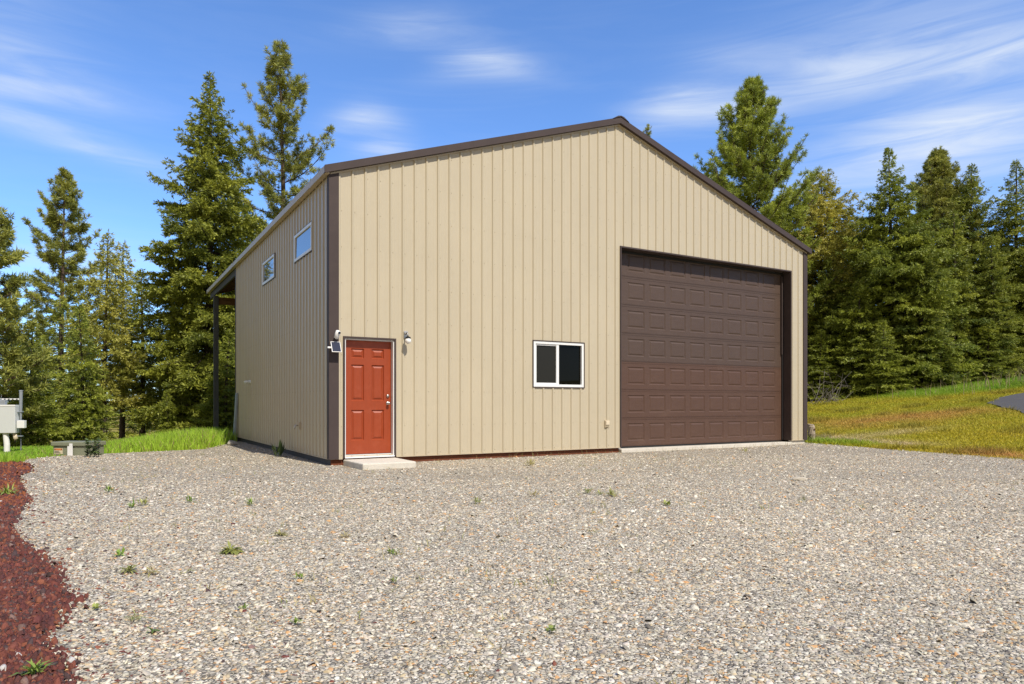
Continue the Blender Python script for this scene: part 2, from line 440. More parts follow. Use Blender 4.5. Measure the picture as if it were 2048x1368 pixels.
# ------------------------------------------------------------------ crushed stone and red lava rock
def stone_mesh(name, P, rad, cols, mat, seed, flat=.26, tilt=.34, z=None):
    """P (n,2) positions; each stone is a broken, flat topped lump"""
    rng = np.random.default_rng(seed)
    n = len(P); k = 6
    ang = (np.arange(k)[None, :] / k * 2 * np.pi) + rng.uniform(0, 6.28, (n, 1)) + rng.normal(0, .22, (n, k))
    rr = rad[:, None] * rng.uniform(.68, 1.2, (n, k))
    asp = rng.uniform(.50, .95, (n, 1)); rot = rng.uniform(0, 6.28, (n, 1))
    def ring(scale, hh):
        x = rr * scale * np.cos(ang); y = rr * scale * np.sin(ang) * asp
        return np.stack([x * np.cos(rot) - y * np.sin(rot), x * np.sin(rot) + y * np.cos(rot), hh], 2)
    h = rad[:, None] * flat * rng.uniform(.6, 1.5, (n, 1))
    low = ring(np.ones((n, k)), np.tile(-.35 * h, (1, k)))
    top = ring(rng.uniform(.50, .86, (n, k)), h * rng.uniform(.75, 1.2, (n, k)))
    V = np.concatenate([low, top], 1)                       # n,12,3
    ax, ay = rng.normal(0, tilt, n), rng.normal(0, tilt, n)
    V[:, :, 2] += V[:, :, 0] * ax[:, None] + V[:, :, 1] * ay[:, None]
    V[:, :, 0] += P[:, 0:1]; V[:, :, 1] += P[:, 1:2]
    zz = gh(P[:, 0], P[:, 1]) + (0 if z is None else z)
    V[:, :, 2] += zz[:, None] + .25 * h
    base = (np.arange(n) * 12)[:, None]
    q = np.array([[j, (j + 1) % 6, 6 + (j + 1) % 6, 6 + j] for j in range(6)]).ravel()
    L = np.concatenate([base + q[None, :], base + (6 + np.arange(6))[None, :]], 1).ravel()
    S = np.tile(np.array([4] * 6 + [6]), n)
    return np_mesh(name, V.reshape(-1, 3), L, S, mat, col=np.repeat(cols, 7, axis=0))

def pick(ramp, n, rng, jit=.10):
    pos = np.array([p for p, c in ramp] + [1.0]); cs = np.array([c for p, c in ramp])
    i = rng.choice(len(cs), n, p=np.diff(pos))
    c = cs[i] * rng.uniform(1 - jit, 1 + jit, (n, 1)); return c * rng.uniform(.97, 1.03, (n, 3))

def scatter(rng, dens, y0, y1, margin=.8):
    """points per m2 in the visible wedge of the yard"""
    area = (y1 - y0) * (y1 * .78 + margin) * 2
    n = int(area * dens)
    x = rng.uniform(-(y1 * .78 + margin), y1 * .78 + margin, n); y = rng.uniform(y0, y1, n)
    k = np.abs(x) < y * .78 + margin
    return x[k], y[k]

def build_stones():
    rng = np.random.default_rng(11)
    X, Y, RAD = [], [], []
    for (y0, y1, dens, rm) in ((2.0, 3.6, 8200, .0091), (3.6, 5.0, 6600, .0093), (5.0, 7.0, 3900, .0101), (7.0, 9.5, 1600, .0114), (9.5, 14.0, 450, .0135), (14.0, 18.5, 140, .015)):
        x, y = scatter(rng, dens, y0, y1)
        X.append(x); Y.append(y); RAD.append(np.clip(rng.lognormal(math.log(rm), .35, len(x)), .005, .030))
    X = np.concatenate(X); Y = np.concatenate(Y); RAD = np.concatenate(RAD)
    u, v = to_uv(X, Y)
    clear = ~((u > -.05) & (v > .02)) & ~((u > 6.2) & (u < 11.78) & (v > -.055)) & ~((u > .2) & (u < 1.16) & (v > -1.02))
    bx = edge_left(Y) + wob(Y) * sstep(Y, 7, 9)
    side = X - bx + rng.normal(.03, .055, len(X)) + .03 * (Y > 5)                # mixes a little along the edge
    gr = clear & (side > 0) & (X < edge_right(Y) + rng.normal(0, .12, len(X))) & ((Y < 12.6) | (X > gravel_left(Y) + rng.normal(0, .15, len(X))))
    cols = pick(GRAV, int(gr.sum()), rng)
    stray = rng.random(int(gr.sum())) < .22 * np.exp(-np.clip(side[gr], 0, 9) / .45)
    cols[stray] = pick(LAVA, int(stray.sum()), rng)
    warm = .5 + .5 * np.sin(X[gr] * 1.1 + 1.3 * np.sin(Y[gr] * .9)) * np.sin(Y[gr] * 1.4 + .6)
    cols *= (1 + .075 * fbm(X[gr], Y[gr], .5, 91))[:, None]
    cols *= (1 + .05 * (warm[:, None] - .5) * np.array([1.0, .4, -.6]))
    o = stone_mesh('gravel', np.stack([X[gr], Y[gr]], 1), RAD[gr], cols, M['stone'], 21)
    tag(o, 'loose grey and tan crushed stone covering the yard', 'gravel', kind='stuff')
    lv = clear & (side <= 0) & (Y < 12.6)
    n = int(lv.sum()); cols = pick(LAVA, n, rng, .2)
    orange = (Y[lv] > 7) & (rng.random(n) < .3); cols[orange] = np.array([.26, .09, .04])
    white = rng.random(n) < .005; cols[white] = np.array([.55, .52, .48])
    o = stone_mesh('lava_rock', np.stack([X[lv], Y[lv]], 1), RAD[lv] * 1.12, cols, M['lava'], 22, flat=.7, tilt=.5, z=.004)
    tag(o, 'dark red lava rock filling the bed at the left edge of the yard', 'lava rock', kind='stuff')
build_stones()

# ------------------------------------------------------------------ grass
def blades(name, x, y, h, w, cols, lean=.35, seed=1, z=None, seg=2):
    rng = np.random.default_rng(seed)
    n = len(x); a = rng.uniform(0, 6.28, n); b = rng.uniform(0, 6.28, n); l = np.abs(rng.normal(0, lean, n)) * h
    z0 = gh(x, y) - .015 + (0 if z is None else z)
    wx, wy = np.cos(a) * w * .5, np.sin(a) * w * .5
    lx, ly = np.cos(b) * l, np.sin(b) * l
    p0 = np.stack([x - wx, y - wy, z0], 1); p1 = np.stack([x + wx, y + wy, z0], 1)
    if seg == 1:
        p2 = np.stack([x + lx, y + ly, z0 + h], 1)
        V = np.stack([p0, p1, p2], 1).reshape(-1, 3); L = np.arange(3 * n); S = np.full(n, 3); C = cols
    else:
        m0 = np.stack([x + lx * .35 - wx * .8, y + ly * .35 - wy * .8, z0 + h * .58], 1)
        m1 = np.stack([x + lx * .35 + wx * .8, y + ly * .35 + wy * .8, z0 + h * .58], 1)
        p2 = np.stack([x + lx, y + ly, z0 + h * .97], 1)
        V = np.stack([p0, p1, m1, m0, p2], 1).reshape(-1, 3); base = np.arange(n)[:, None] * 5
        L = np.concatenate([base + np.array([[0, 1, 2, 3]]), base + np.array([[3, 2, 4]])], 1).ravel()
        S = np.tile([4, 3], n); C = np.repeat(cols, 2, axis=0)
    return np_mesh(name, V, L, S, M['blade'], col=C)

def mixc(a, b, t): return np.asarray(a)[None, :] * (1 - t[:, None]) + np.asarray(b)[None, :] * t[:, None]

def build_left_grass():
    rng = np.random.default_rng(31)
    n = 190000
    x = rng.uniform(-20, -3.5, n); y = rng.uniform(12.3, 27, n)
    u, v = to_uv(x, y)
    edge = np.where(y < 12.6, 1e3, _far(np.clip(y, 12.6, 20)) + .5 * wob(y * 1.7))
    lim = np.where(y > 19.3, 99, edge)
    k = (x < lim - rng.exponential(.18, n)) & (u < -.08) & (x > -y * .80 - .8) & ~((y < 13.0) & (x > -8.8))
    k &= ~((v < 7.6) & (u > -.6))
    k &= rng.random(n) < np.where(y > 20, .6, 1.0)
    x, y = x[k], y[k]; u = u[k]
    f = fbm(x, y, 1.1, 3)
    near = np.exp(-np.clip(lim[k] - x, 0, 9) / .5) * (y < 17)
    tall = sstep(u, -4.5, -.4) * sstep(y, 14.5, 18)
    h = (.17 + .08 * f + .16 * tall) * rng.uniform(.55, 1.25, len(x)) * (1 - .55 * near)
    t = np.clip(.5 + .35 * f + rng.normal(0, .25, len(x)), 0, 1)
    c = mixc((.25, .46, .040), (.43, .60, .06), t)
    dry = rng.random(len(x)) < .11; c[dry] = (.36, .29, .13)
    o = blades('grass', x, y, h, rng.uniform(.012, .022, len(x)), c, .40, 32)
    tag(o, 'lush bright green grass between the gravel and the left trees', 'grass', kind='stuff')

def build_right_grass():
    rng = np.random.default_rng(41)
    n = 900000
    x = rng.uniform(4.5, 36, n); y = rng.uniform(11.0, 44, n)
    e = (x - edge_right(y)) * .957
    u, v = to_uv(x, y)
    onroad = (y > 8.5) & (y < 28.0) & (x > _rd(y) - .05 + .15 * rng.normal(0, 1, n))
    far = np.clip((y - 12) / 30, 0, 1)
    k = (e > rng.normal(-.05, .13, n)) & ((u > BW + .1) | (v < -.02)) & ~onroad & (x < y * .80 + 1.0) & (rng.random(n) < 1.0 - .5 * far)
    x, y, e, v, u = x[k], y[k], e[k], v[k], u[k]
    f = fbm(x, y, .55, 5); g = fbm(x, y, 2.2, 6)
    # patches: rust coloured sorrel on the slope, pale dead strip by the building, lush green under the trees
    px = 1024 + F * x / y; 
    rust = .85 * np.exp(-(((x - 12.4) / 3.4) ** 2 + ((y - 22.6) / 1.7) ** 2)) + .9 * np.exp(-((e - .5) / .55) ** 2) * sstep(15.2 - y, 0, 1.5)
    rust = np.clip(rust * (1 + .5 * f) + .12 * g, 0, 1)
    pale = np.exp(-(((x - 9.3) / 1.9) ** 2 + ((y - 19.3) / .55) ** 2)) + np.exp(-(((e - 1.2) / .5) ** 2)) * sstep(y, 15.5, 17) * (1 - sstep(y, 19, 21))
    pale = np.clip(pale * (1 + .4 * g), 0, 1)
    lushb = sstep(y - 27.6 - .8 * np.sin(x * .4), 0, 1.6) * sstep(x, 16.2, 19)
    lushb = np.maximum(lushb, .8 * np.exp(-((e - .35) / .35) ** 2) * sstep(y, 16.0, 17) * (1 - sstep(y, 20, 22)))
    t = np.clip(.5 + .22 * g + .28 * f + rng.normal(0, .22, len(x)), 0, 1)
    c = mixc((.37, .38, .030), (.55, .455, .036), t)
    c = c * (1 - rust[:, None]) + np.array([.62, .34, .11]) * rust[:, None]
    c = c * (1 - pale[:, None]) + np.array([.68, .54, .32]) * pale[:, None]
    lg = mixc((.18, .36, .03), (.32, .46, .04), t)
    c = c * (1 - lushb[:, None]) + lg * lushb[:, None]
    tuft = (g > .75) & (rng.random(len(x)) < .6); c[tuft] = c[tuft] * .6 + np.array([.09, .13, .012]) * .4
    c *= rng.uniform(.8, 1.2, (len(x), 1))
    h = (.055 + .012 * g + .07 * tuft +   .15 * lushb) * rng.uniform(.6, 1.3, len(x)) * (1 - .5 * pale)
    o = blades('lawn_grass', x, y, np.maximum(h, .02), .012 + .0007 * y + rng.uniform(0, .008, len(x)), c, 1.0, 42, seg=1)
    tag(o, 'short olive and rust coloured grass on the slope right of the garage', 'grass', kind='stuff')
    # tall dry stalks along the tree line
    n = 900
    x = rng.uniform(16, 34, n); y = 30.5 + rng.normal(0, 1.1, n) + .12 * (x - 20)
    k = (x < y * .80)
    k &= rng.random(n) < sstep(x, 15, 26)
    x, y = x[k], y[k]
    c = np.tile(np.array([.40, .31, .17]), (len(x), 1)) * rng.uniform(.7, 1.15, (len(x), 1))
    o = blades('dry_grass', x, y, rng.uniform(.35, .95, len(x)), np.full(len(x), .022), c, .35, 43)
    tag(o, 'tall straw coloured dry stalks along the right tree line', 'dry grass', kind='stuff')
build_left_grass(); build_right_grass()

def build_sparse():
    """thin dry grass blades between the stones"""
    rng = np.random.default_rng(51)
    cx, cy = scatter(rng, 7.0, 2.2, 15.0)
    f = fbm(cx, cy, .9, 8); u, v = to_uv(cx, cy)
    k = (rng.random(len(cx)) < np.clip(.28 + .5 * f - .25 * sstep(cx, 0, 4), .02, 1)) & (cx > edge_left(cy)) & ~((u > -.1) & (v > -.12)) & ~((u > .1) & (u < 1.8) & (v > -1)) & (cx < edge_right(cy))
    cx, cy = cx[k], cy[k]
    m = rng.integers(3, 9, len(cx)); x = np.repeat(cx, m) + rng.normal(0, .035, m.sum()); y = np.repeat(cy, m) + rng.normal(0, .035, m.sum())
    t = np.repeat(rng.random(len(cx)), m)
    c = mixc((.26, .30, .07), (.50, .42, .22), t)
    o = blades('sparse_grass', x, y, rng.uniform(.03, .09, len(x)), rng.uniform(.004, .008, len(x)), c, .9, 52)
    tag(o, 'thin dry and green grass blades poking up between the stones', 'grass', kind='stuff')
    # a fringe of straw at the foot of the front wall
    n = 260
    u = rng.uniform(1.8, 12.2, n); v = -.10 - np.abs(rng.normal(0, .10, n))
    kk = rng.random(n) < .25 + .6 * (fbm(u, v, 1.5, 9) > .2); u, v = u[kk], v[kk]
    x, y = from_uv(u, v)
    c = mixc((.24, .24, .06), (.46, .38, .20), rng.random(len(x)))
    o = blades('straw_fringe', x, y, rng.uniform(.04, .16, len(x)), np.full(len(x), .006), c, .6, 53)
    tag(o, 'straw and thin weeds along the foot of the front wall and garage door', 'dry grass', kind='stuff')
build_sparse()

# ------------------------------------------------------------------ the building
PITCH = .2286
def profile(L, openings, start=.0):
    """list of (pos, depth) of a ribbed sheet with opening edges inserted"""
    pts = []
    k = -1
    while True:
        c = start + k * PITCH; k += 1
        if c > L + PITCH: break
        pts += [(c - .026, 0), (c - .011, .020), (c + .011, .020), (c + .026, 0)]
        for q in (1 / 3, 2 / 3):
            cc = c + q * PITCH
            pts += [(cc - .014, 0), (cc - .007, .0014), (cc + .007, .0014), (cc + .014, 0)]
    pts.sort()
    xs = np.array([p for p, d in pts]); ds = np.array([d for p, d in pts])
    cuts = sorted(set([0.0, L] + [e for o in openings for e in o[:2]]))
    br = sorted(set([float(x) for x in xs if 0 < x < L] + cuts))
    return br, lambda t: float(np.interp(t, xs, ds))

def siding(name, L, z0, top, openings, place, mat, parent, breaks=(), start=0.0, screws=()):
    br, dep = profile(L, openings, start)
    br = sorted(set(br + list(breaks)))
    mb = MB()
    for a, b in zip(br[:-1], br[1:]):
        if b - a < 1e-5: continue
        mid = .5 * (a + b)
        holes = sorted([(o[2], o[3]) for o in openings if o[0] - 1e-6 <= mid <= o[1] + 1e-6])
        lo = z0; spans = []
        for h0, h1 in holes:
            if h0 > lo: spans.append((lo, h0, False))
            lo = max(lo, h1)
        spans.append((lo, None, True))
        da, db = dep(a), dep(b)
        for l, h, tp in spans:
            ha = top(a) if tp else h; hb = top(b) if tp else h
            mb.face([place(a, da, l), place(b, db, l), place(b, db, hb), place(a, da, ha)])
    for zr in screws:
        k = 0
        while True:
            c = start + k * PITCH + .040; k += 1
            if c > L - .2: break
            if c < .2: continue
            if zr > top(c) - .12: continue
            if any(o[0] - .03 < c < o[1] + .03 and o[2] - .03 < zr < o[3] + .03 for o in openings): continue
            r = .0075
            ring = [(c + r * math.cos(j * math.pi / 3), zr + r * math.sin(j * math.pi / 3)) for j in range(6)]
            tp = [(c + .6 * r * math.cos(j * math.pi / 3), zr + .6 * r * math.sin(j * math.pi / 3)) for j in range(6)]
            mb.face([place(p[0],   .006, p[1]) for p in tp], 1)
            for j in range(6):
                a, b_ = ring[j], ring[(j + 1) % 6]; ta, tb = tp[j], tp[(j + 1) % 6]
                mb.face([place(a[0], 0, a[1]), place(b_[0], 0, b_[1]), place(tb[0], .006, tb[1]), place(ta[0], .006, ta[1])], 1)
    return mb.build(name, [mat, M['screw']], parent)

def emboss(mb, x0, x1, z0, z1, y, place, rings, m=0):
    """raised panel: rings = list of (inset, depth); last one closed"""
    prev = None
    for ins, d in rings:
        r = [place(x0 + ins, y + d, z0 + ins), place(x1 - ins, y + d, z0 + ins), place(x1 - ins, y + d, z1 - ins), place(x0 + ins, y + d, z1 - ins)]
        if prev:
            for j in range(4): mb.face([prev[j], prev[(j + 1) % 4], r[(j + 1) % 4], r[j]], m)
        prev = r
    mb.face(prev, m)

def slab_with_panels(mb, x0, x1, z0, z1, y, panels, rings, place, thick=.03):
    """face with embossed panels at plane y (depth grows inward)"""
    xs = sorted(set([x0, x1] + [e for p in panels for e in p[:2]])); zs = sorted(set([z0, z1] + [e for p in panels for e in p[2:]]))
    for a, b in zip(xs[:-1], xs[1:]):
        for c, d in zip(zs[:-1], zs[1:]):
            mx, mz = (a + b) / 2, (c + d) / 2
            if any(p[0] < mx < p[1] and p[2] < mz < p[3] for p in panels): continue
            mb.face([place(a, y, c), place(b, y, c), place(b, y, d), place(a, y, d)])
    for p in panels: emboss(mb, *p, y, place, rings)
    for q in ([(x0, z0), (x1, z0)], [(x1, z0), (x1, z1)], [(x1, z1), (x0, z1)], [(x0, z1), (x0, z0)]):
        (a, c), (b, d) = q
        mb.face([place(a, y, c), place(a, y + thick, c), place(b, y + thick, d), place(b, y, d)])

def build_building():
    B = empty('garage_building', (BC[0], BC[1], 0), TH)
    tag(B, 'tall beige ribbed metal shop building with brown trim, red door and garage door', 'building')
    ZB, EV, PK = .12, 4.93, 6.99
    pu = BW / 2
    top = lambda t: EV + (PK - EV) * (1 - abs(t - pu) / pu)
    fp = lambda u, d, z: (u, -d, z)
    DOOR = (.240, 1.150, .165, 2.165); WIN = (4.03, 5.27, 1.375, 2.295); GAR = (6.25, 11.73, .075, 4.38)
    rowsz = [.17] + [.66 + .61 * k for k in range(11)]
    siding('wall', BW, ZB, top, [DOOR, WIN, GAR], fp, M['siding'], B, [pu], start=.16, screws=rowsz)
    W1 = (1.085, 2.41, 3.83, 4.36); W2 = (4.24, 5.55, 3.83, 4.36)
    lp = lambda s, d, z: (-d, BD - s, z)
    flip = lambda w: (BD - w[1], BD - w[0], w[2], w[3])
    siding('wall', BD, ZB, lambda t: EV - .02, [flip(W1), flip(W2)], lp, M['siding_side'], B, start=.1, screws=rowsz[:8])
    rp = lambda s, d, z: (BW + d, s, z)
    siding('wall', BD, ZB, lambda t: EV - .02, [], rp, M['siding_side'], B, start=.1)
    bp = lambda s, d, z: (BW - s, BD + d, z)
    siding('wall', BW, ZB, top, [], bp, M['siding'], B, [pu], start=.16)
    # skirt board and bottom trim
    mb = MB()
    mb.box(.03, GAR[0] - .03, .035, .07, -.1, ZB + .03)
    mb.build('skirt_board', M['redboard'], B); mb = MB(); mb.box(GAR[1] + .03, BW - .03, .02, .07, -.1, ZB + .03); mb.build('sill_board', M['concrete'], B); mb = MB()
    mb.box(.03, .065, .08, BD - .02, -.35, ZB + .03); mb.build('skirt_board', M['greywood'], B); mb = MB(); mb.box(BW - .05, BW - .015, .05, BD - .02, -.1, ZB + .03); mb.build('skirt_board', M['greywood'], B); mb = MB(); mb.box(.07, BW - .06, BD - .05, BD - .02, -.4, ZB + .03)  # left board in dark wood, standing in for the shade at the wall foot
    mb.build('skirt_board', M['greywood'], B)
    mb = MB()
    mb.box(DOOR[1] + .03, GAR[0] - .03, -.022, .012, ZB - .014, ZB - .001); mb.build('base_trim', M['beige_trim'], B); mb = MB(); mb.box(.0, DOOR[0] - .03, -.022, .012, ZB - .014, ZB - .001); mb.build('base_trim', M['beige_trim'], B); mb = MB()
    mb.box(GAR[1] + .03, BW, -.022, .012, ZB - .014, ZB - .001); mb.build('base_trim', M['beige_trim'], B); mb = MB(); mb.box(-.022, .0, .012, BD, ZB - .014, ZB - .001)
    mb.build('base_trim', M['beige_trim'], B)
    # corner trims
    def corner(x, sx, y, sy, wf, ws, name='corner_trim'):
        c = MB()
        x0, x1 = sorted((x - sx * .024, x + sx * wf)); y0, y1 = sorted((y - sy * .026, y - sy * .001))
        c.box(x0, x1, y0, y1, ZB - .012, EV + .02)
        x0, x1 = sorted((x - sx * .024, x - sx * .001)); y0, y1 = sorted((y + sy * .001, y + sy * ws))
        c.box(x0, x1, y0, y1, ZB - .012, EV - .01)
        return c.build(name, M['brown'], B, bevel=.003)
    corner(0, 1, 0, 1, .145, .10); corner(BW, -1, 0, 1, .12, .12); corner(0, 1, BD, -1, .1, .08); corner(BW, -1, BD, -1, .1, .1)
    # ---- roof
    SL = math.atan2(PK - EV, pu); RZ = EV + .085
    rz = lambda u: RZ + (PK - EV) * (1 - abs(u - pu) / pu)
    OV = .10; V0, V1 = -.09, BR
    rf = MB()
    for s in (-1, 1):
        ue = -OV if s < 0 else BW + OV
        rf.prism([(ue, V0 + .02, rz(ue) + .0), (pu, V0 + .02, rz(pu)), (pu, V0 + .02, rz(pu) + .035), (ue, V0 + .02, rz(ue) + .035)], (0, V1 - V0 - .02, 0))
        k = V0 + .25
        while k < V1:
            a, b = (ue, pu) if s < 0 else (pu, ue)
            rf.prism([(a, k - .02, rz(a) + .035), (b, k - .02, rz(b) + .035), (b, k + .02, rz(b) + .035), (a, k + .02, rz(a) + .035)], (0, 0, .006)); k += PITCH * 2
    roof = rf.build('roof', M['roof'], B)
    jt = MB()
    for s in (-1, 1):
        tr = MB()
        ue = -OV - .012 if s < 0 else BW + OV + .012
        for (v0, v1) in ((V0 - .006, V0 + .018), (V1 + .001, V1 + .02)):
            tr.prism([(ue, v0, rz(ue) - .086), (pu, v0, rz(pu) - .086), (pu, v0, rz(pu) + .042), (ue, v0, rz(ue) + .042)], (0, v1 - v0, 0))
            tr.build('rake_trim', M['brown'], roof); tr = MB()
        # bottom return under the rake and pale strip above the siding
        tr.prism([(ue, V0 + .019, rz(ue) - .086), (pu, V0 + .019, rz(pu) - .086), (pu, V0 + .019, rz(pu) - .074), (ue, V0 + .019, rz(ue) - .074)], (0, .065, 0))
        tr.build('rake_return', M['brown'], roof)
        a = .0 if s < 0 else BW
        jt.prism([(a, -.034, rz(a) - .116), (pu, -.034, rz(pu) - .116), (pu, -.034, rz(pu) - .09), (a, -.034, rz(a) - .09)], (0, .03, 0))
    jt.build('rake_channel', M['beige_trim'], roof)
    ev = MB()
    ev.box(-OV - .012, -OV + .012, V0 + .02, V1, rz(-OV) - .085, rz(-OV) + .032)
    ev.box(-OV + .013, -.022, V0 + .02, V1, rz(-OV) - .085, rz(-OV) - .07)
    ev.box(BW + OV - .012, BW + OV + .012, V0 + .02, V1, rz(-OV) - .085, rz(-OV) + .032)
    ev.build('eave_trim', M['beige_trim'], roof)
    rc = MB()
    rc.prism([(pu - .22, V0 - .02, rz(pu - .22) + .043), (pu, V0 - .02, rz(pu) + .050), (pu + .22, V0 - .02, rz(pu + .22) + .043), (pu + .08, V0 - .02, rz(pu) + .052), (pu, V0 - .02, rz(pu) + .066), (pu - .08, V0 - .02, rz(pu) + .052)], (0, V1 - V0 + .04, 0))
    rc.build('ridge_cap', M['roof'], roof)
    # ---- open rear bay
    def timber(name, a, b, w, h, mat):
        m_ = MB(); m_.box(a[0], b[0] if b[0] != a[0] else a[0] + w, a[1], b[1] if b[1] != a[1] else a[1] + w, a[2], b[2] if b[2] != a[2] else a[2] + h)
        return m_.build(name, mat, B, bevel=.004)
    for pu_ in (0.0, BW / 2 - .07, BW - .14):
        px_, py_ = from_uv(pu_ + .07, 13.95)
        gz = gh1(px_, py_)
        m_ = MB(); m_.box(pu_, pu_ + .15, 13.9, 14.05, gz - .3, (EV - .22 if pu_ != BW / 2 - .07 else PK - .25)); m_.build('post', M['greywood'], B, bevel=.006)
    for x0 in (.0, BW - .045):
        m_ = MB(); m_.box(x0, x0 + .045, BD + .03, V1 - .05, EV - .22, EV - .02); m_.build('side_beam', M['greywood'], B, bevel=.004)
    m_ = MB(); m_.box(.16, BW - .16, 13.93, 14.02, EV - .5, EV - .26); m_.build('cross_beam', M['brownwood'], B, bevel=.004)
    for v in (10.2, 11.1, 12.0, 12.9, 13.8, 14.6):
        m_ = MB()
        for a, b in ((.05, pu - .02), (BW - .05, pu + .02)):
            m_.prism([(a, v, rz(a) - .22), (b, v, rz(b) - .22), (b, v, rz(b) - .02), (a, v, rz(a) - .02)], (0, .045, 0))
        m_.build('rafter', M['brownwood'], B)
    m_ = MB()
    m_.face([(-.08, BD + .05, rz(-.08) - .012), (-.08, V1 - .03, rz(-.08) - .012), (pu, V1 - .03, rz(pu) - .012), (pu, BD + .05, rz(pu) - .012)])
    m_.face([(BW + .08, BD + .05, rz(-.08) - .012), (BW + .08, V1 - .03, rz(-.08) - .012), (pu, V1 - .03, rz(pu) - .012), (pu, BD + .05, rz(pu) - .012)])
    m_.build('roof_underside', M['brownwood'], B)
    # ---- red entry door
    D0, D1, Dz0, Dz1 = DOOR
    fr = MB()      # dark brown surround standing proud of the ribs, then white jamb inside
    fr.box(D0 - .018, D0 + .012, -.026, .03, ZB, Dz1 + .03); fr.box(D1 - .012, D1 + .018, -.026, .03, ZB, Dz1 + .03); fr.box(D0 + .012, D1 - .012, -.026, .03, Dz1 - .002, Dz1 + .03)
    dr = empty('entry_door', (0, 0, 0), 0, B)
    fr.build('door_trim', M['brown'], dr)
    jb = MB()
    jb.box(D0 + .012, D0 + .03, -.004, .15, Dz0 - .02, Dz1 - .004); jb.box(D1 - .03, D1 - .012, -.004, .15, Dz0 - .02, Dz1 - .004); jb.box(D0 + .03, D1 - .03, .004, .15, Dz1 - .022, Dz1 - .004)
    jb.build('door_jamb', M['white'], dr)
    sl = MB(); x0, x1, z0, z1 = D0 + .033, D1 - .033, Dz0 + .015, Dz1 - .026
    w = x1 - x0; H = z1 - z0
    cols = ((x0 + .145 * w, x0 + .415 * w), (x0 + .575 * w, x0 + .845 * w))
    rws = ((z1 - .155 * H, z1 - .070 * H), (z1 - .530 * H, z1 - .212 * H), (z1 - .880 * H, z1 - .612 * H))
    pn = [(a, b, c, d) for a, b in cols for c, d in rws]
    ip = lambda x, y, z: (x, y, z)
    slab_with_panels(sl, x0, x1, z0, z1, .095, pn, [(0, 0), (.012, .020), (.022, .020), (.052, .003)], ip, .04)
    sl.build('door_slab', M['door'], dr)
    th = MB(); th.box(D0 + .012, D1 - .012, -.03, .15, Dz0 - .045, Dz0 - .0205); th.box(D0 + .031, D1 - .031, .06, .14, Dz0 - .0203, Dz0 + .006); th.build('threshold', M['white'], dr)
    kx = x1 - .062
    kb = MB(); kz = z1 - .552 * H
    kb.tube([(kx, .094, kz), (kx, .084, kz)], [.032, .030], 16); kb.tube([(kx, .086, kz), (kx, .05, kz)], [.011, .011], 10); kb.ball((kx, .035, kz), .028, sc=(1, .8, 1)); kb.build('door_knob', M['steel'], dr, smooth=True)
    kb = MB(); kz = z1 - .487 * H
    kb.tube([(kx, .094, kz), (kx, .078, kz), (kx, .070, kz)], [.030, .028, .020], 16); kb.build('deadbolt', M['steel'], dr, smooth=True)
    # ---- garage door
    G0, G1, Gz0, Gz1 = GAR
    gd = empty('garage_door', (0, 0, 0), 0, B)
    REC = .23
    fr = MB()
    fr.box(G0 - .03, G0 + .0, -.026, REC + .05, Gz0 + .04, Gz1 + .03); fr.box(G1 + .0, G1 + .03, -.026, REC + .05, Gz0 + .04, Gz1 + .03); fr.box(G0, G1, -.026, REC - .036, Gz1 + .0, Gz1 + .03)
    fr.build('opening_trim', M['brown'], gd)
    st = MB()
    st.box(G0 + .001, G0 + .03, REC - .03, REC - .005, Gz0 + .05, Gz1 - .001); st.box(G1 - .05, G1 - .001, REC - .03, REC - .005, Gz0 + .05, Gz1 - .05); st.box(G0 + .03, G1 - .03, REC - .035, REC - .005, Gz1 - .05, Gz1 - .001)
    st.build('weather_seal', M['dark'], gd)
    # side track seen at the right jamb
    tk = MB(); tk.box(G1 - .085, G1 - .055, REC - .05, REC - .005, 2.3, Gz1 - .1); tk.build('track', M['brown'], gd)
    nS, nP = 7, 8; hh = .619
    for k in range(nS):
        z0 = .112 + k * hh; z1 = z0 + hh - .004
        s = MB(); x0, x1 = G0 + .004, G1 - .012
        pn = [(6.625 + .621 * j, 7.110 + .621 * j, z0 + .120, z0 + .502) for j in range(nP)]
        slab_with_panels(s, x0, x1, z0, z1, REC, pn, [(0, 0), (.014, .011), (.030, .011), (.056, .001)], ip, .035)
        # horizontal pressed grooves along the section edges
        for zz in (z1 - .028, z0 + .022):
            s.box(x0 + .002, x1 - .002, REC - .004, REC + .001, zz - .006, zz + .006)
        s.build('door_section', M['garage_red'] if k < 3 else M['garage'], gd)
    bs = MB(); bs.box(G0 + .004, G1 - .004, REC - .006, REC + .03, Gz0 + .001, Gz0 + .033); bs.build('bottom_seal', M['black'], gd)
    ap = MB(); ap.box(G0 - .02, G1 + .02, -.05, REC + .4, -.25, Gz0 - .002); ap.build('door_apron', M['concrete'], gd, bevel=.008)
    # ---- windows
    def window(rect, place, two, glass):
        a, b, c, d = rect
        wn = empty('window', (0, 0, 0), 0, B)
        def bar(mb, x0, x1, y0, y1, z0, z1):
            p, q = place(x0, y0, z0), place(x1, y1, z1)
            mb.box(min(p[0], q[0]), max(p[0], q[0]), min(p[1], q[1]), max(p[1], q[1]), z0, z1)
        t = MB()
        o = .010; pj = -.024 if two else -.021
        bar(t, a - o, a + .006, pj, .05, c - o, d + o); bar(t, b - .006, b + o, pj, .05, c - o, d + o); bar(t, a + .006, b - .006, pj, .05, d - .006, d + o); bar(t, a + .006, b - .006, pj, .05, c - o, c + .006)
        t.build('window_trim', M['brown'], wn)
        f = MB(); w = .052; fj = -.014 if two else -.030
        a0, b0, c0, d0 = a + .0065, b - .0065, c + .0065, d - .0065
